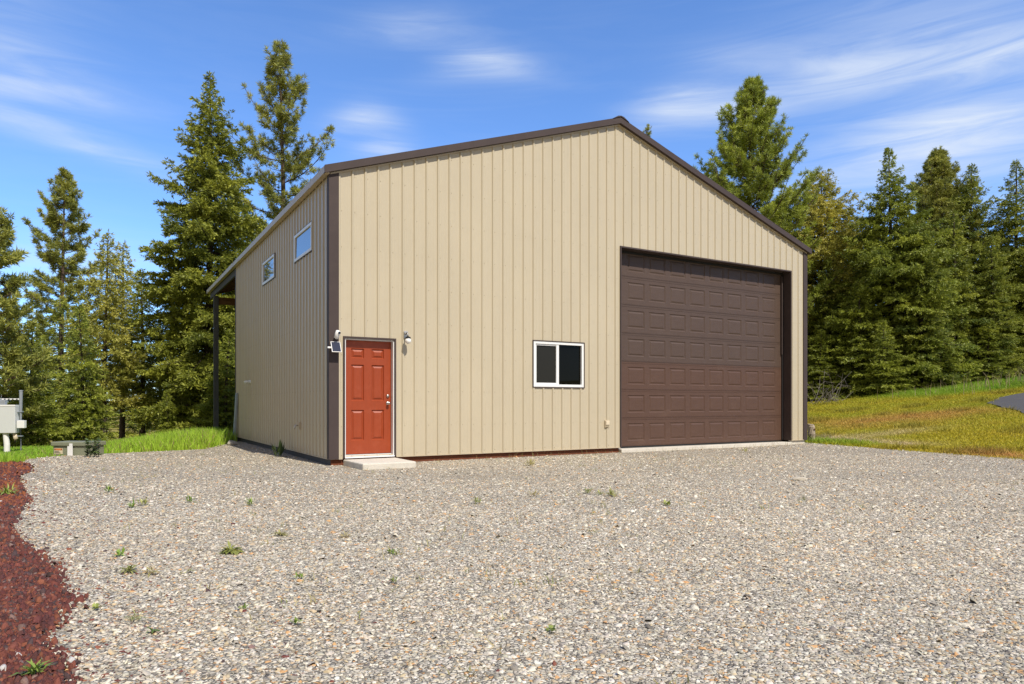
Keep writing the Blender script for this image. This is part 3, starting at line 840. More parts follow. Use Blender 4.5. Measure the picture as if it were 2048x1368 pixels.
        bar(f, a0, a0 + w, fj, .06, c0, d0); bar(f, b0 - w, b0, fj, .06, c0, d0); bar(f, a0 + w, b0 - w, fj, .06, d0 - w, d0); bar(f, a0 + w, b0 - w, fj, .06, c0, c0 + w)
        f.build('window_frame', M['vinyl'], wn, bevel=.003)
        if two:
            mid = a0 + .475 * (b0 - a0)
            s = MB()
            bar(s, a0 + w, a0 + w + .03, .006, .05, c0 + w, d0 - w); bar(s, mid - .032, mid + .032, -.002, .05, c0 + w, d0 - w)
            bar(s, a0 + w + .03, mid - .032, .006, .05, d0 - w - .03, d0 - w); bar(s, a0 + w + .03, mid - .032, .006, .05, c0 + w, c0 + w + .03)
            s.build('sash', M['vinyl'], wn, bevel=.002)
            p = MB(); bar(p, a0 + w + .03, mid - .032, .026, .034, c0 + w + .03, d0 - w - .03); p.build('pane', glass[0], wn)
            p = MB(); bar(p, mid + .032, b0 - w, .036, .044, c0 + w, d0 - w); p.build('pane', glass[1], wn)
        else:
            p = MB(); p.prism([place(a0 + w, -.012, c0 + w), place(b0 - w, -.012, c0 + w), place(b0 - w, -.006, d0 - w), place(a0 + w, -.006, d0 - w)], (.006, 0, 0)); p.build('pane', glass[0], wn)
    window(WIN, lambda x, y, z: (x, y, z), True, (M['glass_screen'], M['glass_dark']))
    window(W1, lambda x, y, z: (y, x, z), False, (M['glass_sky'],))
    window(W2, lambda x, y, z: (y, x, z), False, (M['glass_sky'],))
    # outlet cover, hose tap and small vent on the walls
    def loc(u, v): x, y = from_uv(u, v); return (x, y)
    return B
build_building()

def wall_thing(name, u, v, z, label, cat, rz=0):
    x, y = from_uv(u, v)
    return tag(empty(name, (x, y, z), TH + rz), label, cat)

def build_fittings():
    # wall lamp right of the red door
    t = wall_thing('wall_lamp', 1.345, -.022, 2.27, 'white wall lamp with round frosted bulb right of the red door', 'lamp')
    m = MB(); m.box(-.038, .038, -.018, .0, -.065, .065); m.build('back_plate', M['steel'], t, bevel=.006)
    m = MB(); m.tube([(0, -.018, .01), (0, -.06, .03), (0, -.10, .015), (0, -.115, -.04)], [.012, .012, .012, .012], 10); m.build('arm', M['steel'], t, smooth=True)
    m = MB(); m.tube([(0, -.115, -.035), (0, -.115, -.05), (0, -.117, -.075)], [.020, .046, .048], 16); m.build('collar', M['black'], t)
    m = MB(); m.ball((0, -.118, -.115), .054, nu=18, nv=12, sc=(1, 1, 1.05)); m.build('globe', M['bulb'], t, smooth=True)
    # camera with its solar panel on the corner trim
    t = wall_thing('security_camera', .09, -.03, 2.21, 'white security camera on the brown corner trim above a small solar panel', 'camera')
    m = MB(); m.tube([(0, 0, -.06), (0, -.05, -.06), (.01, -.07, -.03)], [.014, .014, .014], 8); m.build('mount', M['plastic'], t, smooth=True)
    m = MB(); m.tube([(-.015, -.06, -.07), (-.012, -.065, -.065), (.0, -.085, .0), (.012, -.105, .055), (.014, -.108, .062)], [.018, .036, .040, .038, .02], 14); m.build('body', M['plastic'], t, smooth=True)
    m = MB(); m.tube([(.02, -.135, .02), (.024, -.146, .02)], [.022, .020], 14); m.build('lens', M['black'], t)
    t = wall_thing('solar_panel', .065, -.03, 2.0, 'small white framed solar panel under the camera on the corner trim', 'solar panel')
    f = MB(); a = R(25)
    def P(x, y, z): return (x, y * math.cos(a) - z * math.sin(a) * 1.0 - .09, z * math.cos(a) + y * math.sin(a))
    def rb(mb, x0, x1, y0, y1, z0, z1):
        i = len(mb.v); mb.v += [P(*p) for p in ((x0,y0,z0),(x1,y0,z0),(x1,y1,z0),(x0,y1,z0),(x0,y0,z1),(x1,y0,z1),(x1,y1,z1),(x0,y1,z1))]
        for q in ((0,3,2,1),(4,5,6,7),(0,1,5,4),(1,2,6,5),(2,3,7,6),(3,0,4,7)): mb.f.append(tuple(i + k for k in q)); mb.m.append(0)
    a = R(-28)
    rb(f, -.075, .085, 0, .015, -.10, .10); f.build('panel_frame', M['plastic'], t)
    c = MB(); rb(c, -.066, .076, -.004, -.0005, -.091, .091); c.build('cells', M['solar'], t)
    k = MB(); k.tube([(0, 0, 0), (-.01, -.04, 0), (-.02, -.075, .0)], [.02, .012, .012], 8); k.tube([(-.02, -.06, -.015), (-.13, -.06, -.015)], [.016, .016], 8); k.build('bracket', M['plastic'], t)
    # outlet cover left of the garage door
    t = wall_thing('outlet_cover', 5.86, -.004, .62, 'small tan weatherproof outlet cover left of the garage door', 'outlet')
    m = MB(); m.box(-.055, .055, -.03, .004, -.075, .075); m.build('box', M['beige_trim'], t, bevel=.006)
    m = MB(); m.box(-.045, .045, -.05, -.0305, -.02, .062); m.build('lid', M['label_cream'], t, bevel=.006)
    m = MB(); m.box(-.04, .04, -.036, -.0305, -.065, -.03); m.build('plate', M['screw'], t)
    # fittings on the left wall
    t = wall_thing('vent_pipe', -.02, 7.2, 1.60, 'short white pipe stub sticking out of the shaded left wall', 'pipe')
    m = MB(); m.tube([(0.01, 0, 0), (-.10, 0, 0), (-.13, 0, -.02)], [.035, .035, .036], 12); m.build('stub', M['plastic'], t, smooth=True)
    m = MB(); m.box(-.012, .004, -.16, .16, -.035, .045); m.build('flange', M['plastic'], t, bevel=.004)
    t = wall_thing('hose_tap', -.01, 2.02, .62, 'small tan hose tap low on the shaded left wall', 'tap')
    m = MB(); m.box(-.03, .005, -.06, .06, -.07, .07); m.build('plate', M['beige_trim'], t, bevel=.008)
    m = MB(); m.tube([(-.03, 0, .01), (-.08, 0, .01), (-.11, 0, -.05)], [.014, .014, .018], 8); m.build('spout', M['steel'], t, smooth=True)
    # grey board leaning at the rear corner
    x, y = from_uv(-.10, 9.1); g = gh1(x, y)
    b = MB(); b.box(-.03, .02, -.09, .09, -.1, 1.35); o = b.build('leaning_board', M['galv'], None, bevel=.004)
    o.location = (x, y, g); o.rotation_euler = (0, R(3.2), TH)
    tag(o, 'long grey board leaning on the rear end of the left wall', 'board')
    # concrete doorstep
    s = MB(); s.prism([(.215, -.032, -.12), (1.15, -.032, -.12), (1.14, -1.0, -.12), (.235, -1.0, -.12)], (0, 0, .222))
    o = s.build('doorstep', M['concrete'], None, bevel=.018); o.location = (BC[0], BC[1], 0); o.rotation_euler = (0, 0, TH)
    tag(o, 'low pale concrete step in front of the red door', 'step')
build_fittings()

def lump(name, loc, sc, seed, mat, label, cat, rz=0.0):
    rng = np.random.default_rng(seed)
    import bmesh
    bm = bmesh.new(); bmesh.ops.create_icosphere(bm, subdivisions=3, radius=1)
    dirs = rng.normal(0, 1, (9, 3)); dirs /= np.linalg.norm(dirs, axis=1)[:, None]; cut = rng.uniform(.55, .85, 9)
    for v in bm.verts:
        p = np.array(v.co)
        for d, c in zip(dirs, cut):
            k = p @ d
            if k > c: p = p - d * (k - c) * .9
        v.co = p * np.array(sc)
    me = bpy.data.meshes.new(name); bm.to_mesh(me); bm.free(); me.materials.append(mat)
    o = bpy.data.objects.new(name, me); COL.objects.link(o); o.location = loc; o.rotation_euler = (0, 0, rz)
    return tag(o, label, cat)

def build_small_things():
    x, y = at(1598, 961); lump('rock', (x, y, .015), (.125, .07, .045), 4, M['rock'], 'flat pale stone lying alone on the gravel before the garage door', 'rock', .2)
    x, y = from_uv(-.42, 7.3); lump('rock', (x, y, gh1(x, y) + .03), (.36, .16, .10), 9, M['rock'], 'grey rock lying at the foot of the shaded left wall', 'rock', 1.9)
    # split wooden post at the right corner
    x, y = 7.97, 18.6; g = gh1(x, y)
    t = tag(empty('wooden_post', (x, y, g), .3), 'short weathered split wooden post at the right corner of the building', 'post')
    rng = random.Random(3)
    m = MB(); pts = [(0, 0, -.2), (.0, 0, 0), (.005, 0, .2), (.0, .01, .40), (.0, .01, .455)]
    m.tube(pts, [.105, .10, .095, .092, .075], 11)
    m.v = [(a + rng.uniform(-.012, .012), b + rng.uniform(-.012, .012), c + (rng.uniform(-.03, .03) if c > .42 else 0)) for a, b, c in m.v]
    m.build('shaft', M['postwood'], t)
    m = MB(); m.tube([(.03, -.085, .33), (.03, -.105, .33)], [.026, .020], 10); m.build('knot', M['brownwood'], t)
    # service panel on posts at the left edge
    x0, y0 = -11.72, 16.0; g = gh1(x0, y0)
    t = tag(empty('meter_panel', (x0, y0, g), .12), 'pale grey electric service panel on posts among the left trees', 'electric panel')
    gz = -g
    m = MB(); m.box(-.75, .36, -.09, .09, .37 + gz, 1.015 + gz); m.build('cabinet', M['panelgrey'], t, bevel=.012)
    m = MB(); m.box(-.755, .365, -.097, -.0905, .985 + gz, 1.02 + gz); m.build('cabinet_lip', M['vinyl'], t)
    m = MB(); m.box(-.5, .13, -.06, .04, 1.0155 + gz, 1.13 + gz); m.build('meter_box', M['galv'], t, bevel=.01)
    m = MB(); m.box(-.8, .40, .015, .045, 1.135 + gz, 1.165 + gz)
    for k in range(14): m.box(-.78 + k * .085, -.745 + k * .085, .010, .0148, 1.141 + gz, 1.158 + gz, 1)
    m.build('strut', [M['vinyl'], M['ink']], t)
    m = MB(); m.tube([(.42, .03, -.3), (.42, .03, .92 + gz), (.425, .03, 1.34 + gz)], [.030, .030, .036], 12); m.tube([(.425, .03, 1.3405 + gz), (.425, .03, 1.355 + gz)], [.043, .04], 12); m.build('conduit_pole', M['galv'], t, smooth=False)
    for z in (.86, .66, .58, .30):
        m = MB(); m.box(.33, .46, -.008, .07, z + gz - .012, z + gz + .012); m.build('clamp', M['galv'], t)
    m = MB(); m.tube([(.14, 0, -.3), (.14, 0, .2), (.11, 0, .369 + gz)], [.062, .060, .055], 14); m.build('support_post', M['white'], t, smooth=False)
    m = MB(); m.tube([(-.62, 0, -.3), (-.62, 0, .369 + gz)], [.06, .055], 14); m.build('support_post', M['white'], t, smooth=True)
    m = MB(); m.box(.40, .56, -.10, -.001, .485 + gz, .66 + gz); m.build('junction_box', M['vinyl'], t, bevel=.008)
    m = MB(); m.tube([(.30, .0, .37 + gz), (.33, 0, .25 + gz), (.30, 0, .15 + gz)], [.035, .05, .03], 10); m.build('conduit_fitting', M['label_cream'], t, smooth=True)
    # low green utility pedestal
    x0, y0 = -9.02, 14.55; g = gh1(x0, y0)
    t = tag(empty('utility_box', (x0, y0, g), -.10), 'low grey green utility box with warning labels in the grass', 'utility box')
    m = MB(); m.prism([(-.40, -.22, -.1), (.40, -.22, -.1), (.40, .22, -.1), (-.40, .22, -.1)], (0, 0, .30)); m.build('body', M['boxgreen'], t, bevel=.012)
    m = MB(); m.prism([(-.43, -.25, .2005), (.43, -.25, .2005), (.43, .25, .2005), (-.43, .25, .2005)], (0, 0, .085)); m.build('lid', M['boxgreen'], t, bevel=.014)
    m = MB(); m.box(-.375, -.19, -.2245, -.2205, .035, .155, 1); m.box(-.37, -.195, -.2275, -.2248, .115, .15, 0)
    for k in range(3): m.box(-.365, -.23 - .02 * k, -.2275, -.2248, .055 + k * .018, .062 + k * .018, 2)
    m.box(-.362, -.345, -.2285, -.2278, .121, .145, 2); m.box(-.215, -.2, -.2285, -.2278, .121, .145, 2)
    m.build('warning_label', [M['label_orange'], M['label_cream'], M['ink']], t)
    m = MB(); m.box(-.06, .055, -.2545, -.2505, .0, .20); m.box(-.02, .05, -.2545, -.2505, .2003, .255); m.build('notice_plate', M['label_white'], t)
build_small_things()

# ------------------------------------------------------------------ plants
def leafy(name, base, stems, label, cat, seed, cdark=(.06, .10, .03), clight=(.17, .24, .08), leaf=.05, group=None):
    """upright stems with pairs of leaves; stems = (dx, dy, height)"""
    rng = np.random.default_rng(seed)
    t = tag(empty(name, base), label, cat, group)
    m = MB(); LV = []; C = []
    for dx, dy, h in stems:
        bend = rng.normal(0, .06, 2)
        p = [(dx + bend[0] * (k / 4) ** 2, dy + bend[1] * (k / 4) ** 2, h * k / 4) for k in range(5)]
        m.tube(p, [.006, .006, .005, .004, .002], 5)
        for k in range(int(h / .009)):
            s = rng.uniform(.08, 1); q = np.array([dx + bend[0] * s * s, dy + bend[1] * s * s, h * s])
            a = rng.uniform(0, 6.28); e = rng.uniform(-.2, .9)
            d = np.array([math.cos(a) * math.cos(e), math.sin(a) * math.cos(e), math.sin(e)]); sd = np.array([-math.sin(a), math.cos(a), rng.normal(0, .3)])
            l = leaf * rng.uniform(.6, 1.2); w = l * .28
            LV.append([q, q + d * l * .5 + sd * w, q + d * l - np.array([0, 0, l * .12]), q + d * l * .5 - sd * w]); C.append(np.array(cdark) + (np.array(clight) - np.array(cdark)) * rng.random())
    m.build('stem', M['bark'], t)
    V = np.array(LV).reshape(-1, 3)
    np_mesh('foliage', V, np.arange(len(V)), np.full(len(LV), 4), M['leaf'], t, col=np.array(C))
    return t

def rosette(name, base, n, rad, label, seed, c1, c2, up=.5, wide=.16, group='small weeds growing in the gravel', cat='weed'):
    rng = np.random.default_rng(seed); V = []; C = []
    for k in range(n):
        a = rng.uniform(0, 6.28); e = abs(rng.normal(up, .3)); l = rad * rng.uniform(.55, 1.15); w = l * wide * rng.uniform(.7, 1.3)
        d = np.array([math.cos(a) * math.cos(e), math.sin(a) * math.cos(e), math.sin(e)]); sd = np.array([-math.sin(a), math.cos(a), 0]) * w
        o = np.array([rng.normal(0, rad * .15), rng.normal(0, rad * .15), 0.004])
        m1 = o + d * l * .5 + np.array([0, 0, l * .05]); tip = o + d * l - np.array([0, 0, l * .22 * math.cos(e)])
        c = (np.array(c1) + (np.array(c2) - np.array(c1)) * rng.random()) * 1.5
        V += [o, m1 + sd, m1 - sd, tip]; C += [c, c]
    V = np.array(V); i = np.arange(n)[:, None] * 4
    L = np.concatenate([i + np.array([[0, 1, 2]]), i + np.array([[1, 3, 2]])], 1).ravel()
    o = np_mesh(name, V, L, np.full(2 * n, 3), M['leaf'], col=np.array(C)); o.location = base
    return tag(o, label, cat, group)

def build_plants():
    x, y = -8.25, 13.75; g = gh1(x, y)
    leafy('young_shrub', (x, y, g), [(-.10, 0, .36), (-.06, .03, .30), (.06, 0, .34), (.10, .02, .38), (.0, .05, .22), (-.13, .02, .2)], 'dark leafy young shrub in front of the utility box', 'shrub', 3, leaf=.085)
    x, y = from_uv(-.28, 2.55); g = gh1(x, y)
    rosette('tall_weed', (x, y, g), 26, .34, 'tall dark green weed growing against the shaded left wall', 71, (.03, .05, .015), (.07, .10, .03), up=1.2, wide=.05, group=None)
    G1, G2 = (.10, .16, .03), (.20, .26, .05); D1, D2 = (.22, .20, .06), (.42, .34, .18)
    W = [(785, 1108, 16, .065, 'bright green broad leaved weed alone in the middle of the gravel', G1, G2, .5, .2),
         (462, 1106, 70, .10, 'flat spreading olive weed mat left of the middle of the gravel', (.12, .14, .03), (.24, .24, .06), .25, .12),
         (1335, 1012, 16, .07, 'small bright yellow green weed below the garage door', (.16, .20, .03), (.28, .30, .06), .6, .2),
         (600, 1160, 12, .045, 'tiny green weed between the olive mat and the bottom edge', G1, G2, .6, .18),
         (787, 1168, 14, .05, 'thin upright weed just below the bright broad leaved one', (.12, .16, .04), (.22, .24, .08), 1.0, .10),
         (487, 1222, 12, .04, 'small green sprout in the lower left gravel', G1, G2, .7, .16),
         (590, 1252, 12, .045, 'little upright sprout low in the gravel under the red door', G1, G2, .8, .12),
         (1100, 1268, 14, .045, 'small light green weed low in the gravel under the window', (.14, .18, .05), (.24, .28, .08), .7, .2),
         (500, 1012, 26, .10, 'grassy green tuft in the gravel left of the doorstep', G1, G2, .8, .06),
         (220, 985, 24, .11, 'upright green tuft at the far left of the gravel', G1, G2, .9, .06),
         (265, 1017, 22, .09, 'green tuft near the red rock, left one of a close pair', G1, G2, .7, .07),
         (287, 1012, 24, .10, 'yellowish tuft near the red rock, right one of a close pair', (.20, .22, .05), (.34, .32, .10), .9, .06),
         (380, 1006, 24, .10, 'thin grassy tuft in the gravel below the shaded wall', G1, G2, .9, .06),
         (240, 1114, 20, .06, 'bright little weed where the gravel meets the red rock', (.12, .20, .03), (.22, .30, .05), .7, .14),
         (258, 1146, 34, .075, 'low olive sprawling weed beside the red rock edge', (.14, .15, .04), (.25, .25, .08), .3, .10),
         (302, 1150, 30, .08, 'pale dry weed clump beside the olive sprawling weed', D1, D2, .4, .06),
         (195, 1222, 16, .05, 'yellow green weed near the lower left red rock', (.18, .22, .05), (.32, .34, .09), .8, .14),
         (268, 1245, 30, .075, 'thin pale green stringy weed in the lower left gravel', (.18, .20, .07), (.34, .34, .14), .6, .04),
         (305, 1268, 16, .045, 'dark green small weed right of the stringy pale one', (.06, .10, .02), (.12, .17, .04), .5, .14),
         (68, 1354, 40, .085, 'green grass tuft growing out of the red rock', G1, G2, .6, .07),
         (14, 990, 50, .16, 'grassy clump at the left edge among the red rock', (.14, .20, .03), (.26, .30, .06), .5, .05),
         (1062, 932, 60, .16, 'straw coloured grass tuft close to the wall under the window', (.26, .25, .08), (.45, .39, .20), .8, .035),
         (1175, 988, 24, .09, 'small grass clump under the window, left one of a row of three', (.15, .18, .04), (.27, .27, .08), .7, .07),
         (1200, 991, 24, .08, 'small grass clump under the window, middle one of a row of three', (.15, .18, .04), (.27, .27, .08), .6, .08),
         (1222, 993, 40, .12, 'widest grass clump at the right end of a row of three', (.17, .19, .04), (.30, .29, .09), .5, .06),
         (1068, 993, 26, .10, 'faint dry clump left of the row of three grass clumps', D1, D2, .6, .05),
         (955, 1008, 26, .09, 'dull green clump in the gravel right of the doorstep', (.14, .17, .04), (.26, .26, .08), .6, .06),
         (690, 1076, 28, .075, 'low dry clump between the olive mat and the broad leaved weed', D1, D2, .4, .06),
         (558, 1072, 40, .09, 'flattened dull clump above the olive weed mat', (.18, .18, .06), (.34, .30, .12), .25, .06),
         (1490, 905, 30, .14, 'sparse clump at the concrete edge before the garage door', (.20, .20, .06), (.36, .32, .12), .8, .04),
         (372, 1148, 12, .05, 'tiny pale weed right of the dry weed clump', (.2, .22, .06), (.3, .3, .1), .6, .12)]
    for i, (px, py, n, r, lab, c1, c2, up, wd) in enumerate(W):
        x, y = at(px, py); rosette('weed', (x, y, gh1(x, y) + .008), n, r, lab, 200 + i, c1, c2, up, wd)
    # dead branches at the tree line behind the right corner
    x, y = 14.95, 34.2; g = gh1(x, y)
    rng = random.Random(8); m = MB()
    for k in range(30):
        a = rng.uniform(0, 6.28); e = rng.uniform(.1, 1.4); l = rng.uniform(.7, 2.1)
        d = Vector((math.cos(a) * math.cos(e), math.sin(a) * math.cos(e), math.sin(e)))
        o = Vector((rng.uniform(-.4, .9), rng.uniform(-.3, .3), -.05)); p1 = o + d * l * .5; p2 = o + d * l + Vector((rng.uniform(-.2, .2), rng.uniform(-.2, .2), rng.uniform(-.25, .1)))
        m.tube([o, p1, p2], [.016, .011, .004], 4)
        for q in range(2):
            s = p1 + (p2 - p1) * rng.uniform(0, .8); dd = Vector((rng.uniform(-1, 1), rng.uniform(-1, 1), rng.uniform(-.2, .8))).normalized()
            m.tube([s, s + dd * .3 * l], [.007, .003], 4)
    o = m.build('dead_brush', M['dead']); o.location = (x, y, g)
    tag(o, 'pale dead branches sticking out beside the right corner of the building', 'dead brush')
build_plants()

# ------------------------------------------------------------------ trees
def unit(a): return a / np.maximum(np.linalg.norm(a, axis=-1, keepdims=True), 1e-9)

LEAF_GAIN = np.array([3.25, 3.28, 2.95])
class Tree:
    def __init__(s, seed): s.rng = np.random.default_rng(seed); s.wood = MB(); s.V = []; s.C = []; s.kind = None
    def trunk(s, H, r, lean=.15, n=14, sides=9):
        rng = s.rng; ph = rng.uniform(0, 6.28, 2)
        s.ax = lambda t: np.array([lean * math.sin(t * 2.6 + ph[0]) - lean * math.sin(ph[0]), lean * math.sin(t * 2.1 + ph[1]) - lean * math.sin(ph[1]), t * H])
        ts = np.linspace(0, 1, n)
        pts = [tuple(s.ax(t)) for t in ts]; pts[0] = (0, 0, -.6)
        s.wood.tube(pts, [r * (1.35 if t == 0 else 1.0) * (1 - t) ** .85 + .012 for t in ts], sides)
    def add(s, quads, cols): s.V.append(quads.reshape(-1, 4, 3)); s.C.append(cols * LEAF_GAIN)
    def emit(s, name, label, loc, rz, bark, group, cat='tree', scale=1.0):
        t = tag(empty(name, loc, rz), label, cat, group)
        t.scale = (scale,) * 3
        s.wood.build('trunk', bark, t, smooth=True)
        V = np.concatenate(s.V).reshape(-1, 3); C = np.concatenate(s.C)
        np_mesh('crown', V, np.arange(len(V)), np.full(len(C), 4), M['leaf'], t, col=C)
        return t

def leaves(rng, p, d, l, w):
    """diamond leaves at p along d, random roll"""
    n = len(p); d = unit(d)
    ref = rng.normal(0, 1, (n, 3)); s = unit(np.cross(d, ref))
    l = l[:, None]; w = w[:, None]
    return np.stack([p, p + d * l * .45 + s * w * .5, p + d * l, p + d * l * .45 - s * w * .5], 1)

FIR1, FIR2 = np.array([.040, .054, .012]), np.array([.135, .140, .022])
PIN1, PIN2 = np.array([.060, .068, .018]), np.array([.160, .155, .034])

def make_fir(seed, H, prof, cb=.04, nb=150,  c1=FIR1, c2=FIR2, dens=1.0, r=None, leaf=.12, sparse_top=0.0, droop=.25, lean=.12):
    T = Tree(seed); rng = T.rng
    T.trunk(H, r or H * .013, lean)
    pt = np.array([p[0] for p in prof]); pw = np.array([p[1] for p in prof])
    nb = int(nb * 1.35); leaf *= 1.15
    ts = cb + (1 - cb) * (1 - (1 - np.clip((np.arange(nb) + rng.normal(.5, .5, nb)) / nb, 0, .995)) ** .88); az0 = rng.uniform(0, 6.28)
    for i, t in enumerate(ts):
        L = np.interp(t, pt, pw) * rng.uniform(.50, 1.22)
        if L < .08: L = .08
        a = az0 + i * 2.39996 + rng.normal(0, .35)
        out = np.array([math.cos(a), math.sin(a), 0]); sidev = np.array([-math.sin(a), math.cos(a), 0])
        e0 = np.interp(t, [0, .5, .85, 1], [-.12, .10, .45, .9]) + rng.normal(0, .12)
        dr = droop * np.interp(t, [0, .6, 1], [1.2, .9, .1]); up = .22 * np.interp(t, [0, 1], [1, .5])
        base = T.ax(t)
        def P(s):
            s = np.asarray(s)[..., None]
            return base + out * (s * L * math.cos(e0)) + np.array([0, 0, 1]) * (L * (math.sin(e0) * s - dr * s ** 2 + up * s ** 3))
        if L > .5:
            q = P(np.linspace(0, .95, 5)); T.wood.tube([tuple(x) for x in q], [max(.012 * L, .008) * (1 - .8 * k / 4) for k in range(5)], 4, cap=False)
        n = max(6, int(L / .060 * dens))
        s = np.clip(rng.uniform(.12, 1.0, n), 0, 1); s[-1] = 1
        sd = np.where(rng.random(n) < .5, -1, 1)
        ll = np.clip((.10 + .42 * L * (1 - s) ** .75 * np.clip(s * 3, .3, 1)) * rng.uniform(.6, 1.2, n), .08, .85)
        o = P(s)
        ang = rng.uniform(.65, 1.1, n)
        dl = out[None] * np.cos(ang)[:, None] + sidev[None] * (np.sin(ang) * sd)[:, None] + np.array([0, 0, 1.0])[None] * rng.normal(-.12, .22, n)[:, None]
        m = np.maximum(4, (ll / .05 * 3.0).astype(int))
        idx = np.repeat(np.arange(n), m)
        f = rng.random(len(idx)) ** .8
        p = o[idx] + dl[idx] * (f * ll[idx])[:, None] + np.array([0, 0, -1.0])[None] * (.14 * (f ** 2) * ll[idx])[:, None] + rng.normal(0, .015, (len(idx), 3))
        d = dl[idx] + rng.normal(0, .55, (len(idx), 3)) + np.array([0, 0, .10])[None]
        lf = leaf * rng.uniform(.6, 1.3, len(idx)); w = lf * rng.uniform(.19, .34, len(idx))
        bt = rng.normal(0, .16); tt = np.clip(.40 + 1.3 * bt + rng.normal(0, .22, len(idx)) + .35 * (f - .5), 0, 1)
        T.add(leaves(rng, p, d, lf, w), c1[None] * (1 - tt[:, None]) + c2[None] * tt[:, None])
    # leader
    n = 40; f = rng.uniform(.93, 1.0, n); p = np.array([T.ax(x) for x in f]); d = rng.normal(0, .5, (n, 3)) + np.array([0, 0, .9])
    T.add(leaves(rng, p, d, np.full(n, leaf), np.full(n, leaf * .3)), np.tile(c1 * .5 + c2 * .5, (n, 1)))
    return T

def make_pine(seed, H, prof, cb=.25, nb=60, c1=PIN1, c2=PIN2, r=None, nl=.23, K=20, twigs=7, lean=.2, nw=.022, upsw=.35, dead=.0, long_=(0.7, 1.15)):
    T = Tree(seed); rng = T.rng; H -= .68
    T.trunk(H, r or H * .012, lean)
    pt = np.array([p[0] for p in prof]); pw = np.array([p[1] for p in prof])
    nb = int(nb * 1.35); ts = cb + (1 - cb) * np.clip((np.arange(nb) + rng.normal(.5, .6, nb)) / nb, 0, .995) ** .92; az0 = rng.uniform(0, 6.28)
    K = int(K * 1.4); nw *= 1.15; twigs = int(twigs * 1.5)
    TP, TD, TT = [], [], []
    for i, t in enumerate(ts):
        L = min(max(.25, np.interp(t, pt, pw) * rng.uniform(*long_)), .25 + .5 * (1 - t) * H); a = az0 + i * 2.39996 + rng.normal(0, .4)
        out = np.array([math.cos(a), math.sin(a), 0]); sidev = np.array([-math.sin(a), math.cos(a), 0])
        e0 = np.interp(t, [0, .5, .85, 1], [-.25, .05, .55, 1.05]) + rng.normal(0, .16)
        base = T.ax(t); bw = rng.normal(0, .12)
        def P(s):
            s = np.asarray(s, dtype=float)[..., None]
            return base + out * (s * L * math.cos(e0)) + sidev * (bw * L * s * s) + np.array([0, 0, 1]) * (L * (math.sin(e0) * s - .18 * s + upsw * s ** 2.5))
        q = P(np.linspace(0, 1, 6)); T.wood.tube([tuple(x) for x in q], [max(.013 * L, .014) * (1 - .75 * k / 5) for k in range(6)], 5, cap=False)
        nt_ = max(2, int(twigs * min(1.4, .35 + L / 2.2)))
        bt = rng.normal(0, .14)
        for j in range(nt_ + 1):
            s = 1.0 if j == nt_ else rng.uniform(.18, .97)
            o = P(s); tg = unit(P(min(1, s + .03)) - P(s - .03))
            sgn = 1 if rng.random() < .5 else -1; an = rng.uniform(.4, 1.1) * (0 if j == nt_ else 1)
            d = unit(tg * math.cos(an) + sidev * sgn * math.sin(an) + np.array([0, 0, rng.uniform(.0, .55)]))
            l = (.15 + .30 * L * (1 - s) + .18) * rng.uniform(.6, 1.2) if j < nt_ else .12
            mid = o + d * l * .55 + np.array([0, 0, .02]); end = o + d * l + np.array([0, 0, .10 * l])
            T.wood.tube([tuple(o), tuple(mid), tuple(end)], [.012, .009, .006], 4, cap=False)
            if rng.random() < dead: continue
            k = max(1, int(round(l / .19)))
            for z in range(k):
                f = 1 - z / max(k, 1) * .75
                TP.append(o + d * l * f + np.array([0, 0, .10 * l * f]) + rng.normal(0, .05, 3) * (z > 0)); TD.append(d + np.array([0, 0, .35]) + rng.normal(0, .25, 3) * (1 + (z > 0))); TT.append(bt + rng.normal(0, .12))
    for f in np.linspace(.88, 1.0, 6): TP.append(T.ax(f)); TD.append(np.array([0, 0, 1.0]) + rng.normal(0, .3, 3)); TT.append(0)
    TP = np.array(TP); TD = unit(np.array(TD)); TT = np.array(TT); n = len(TP)
    idx = np.repeat(np.arange(n), K); m = n * K
    th = np.abs(rng.normal(.85, .45, m)); ph = rng.uniform(0, 6.28, m)
    D = TD[idx]; ref = np.tile(np.array([.3, .5, .1]), (m, 1)); U = unit(np.cross(D, ref)); W = np.cross(D, U)
    d = D * np.cos(th)[:, None] + (U * np.cos(ph)[:, None] + W * np.sin(ph)[:, None]) * np.sin(th)[:, None]
    d[:, 2] -= .10
    sz = np.repeat(rng.uniform(.7, 1.2, n), K)
    tt = np.clip(.45 + TT[idx] + rng.normal(0, .22, m), 0, 1)
    T.add(leaves(rng, TP[idx] - D * rng.uniform(0, .10, m)[:, None], d, nl * sz * rng.uniform(.7, 1.15, m), np.full(m, nw) * rng.uniform(.8, 1.5, m)), c1[None] * (1 - tt[:, None]) + c2[None] * tt[:, None])
    return T

def spot(px, top_py, d):
    x = (px - 1024) / F * d; g = gh1(x, d)
    H = CAMZ + (HZ - top_py) / F * d - g
    return (x, d, g), H

GL, GR = 'trees behind the left grass', 'trees behind the right slope'
def fprof(wb, pw=.8, tip=.03): return [(t, tip + wb * (1 - t) ** pw) for t in np.linspace(0, 1, 12)]

def copy_tree(src, name, label, loc, rz, sc, group):
    t = src.copy(); COL.objects.link(t); t.name = name; t.location = loc; t.rotation_euler = (0, 0, rz); t.scale = sc
    t['label'] = label; t['group'] = group
    for ch in [c for c in src.children]:
        c = ch.copy(); COL.objects.link(c); c.parent = t
    return t

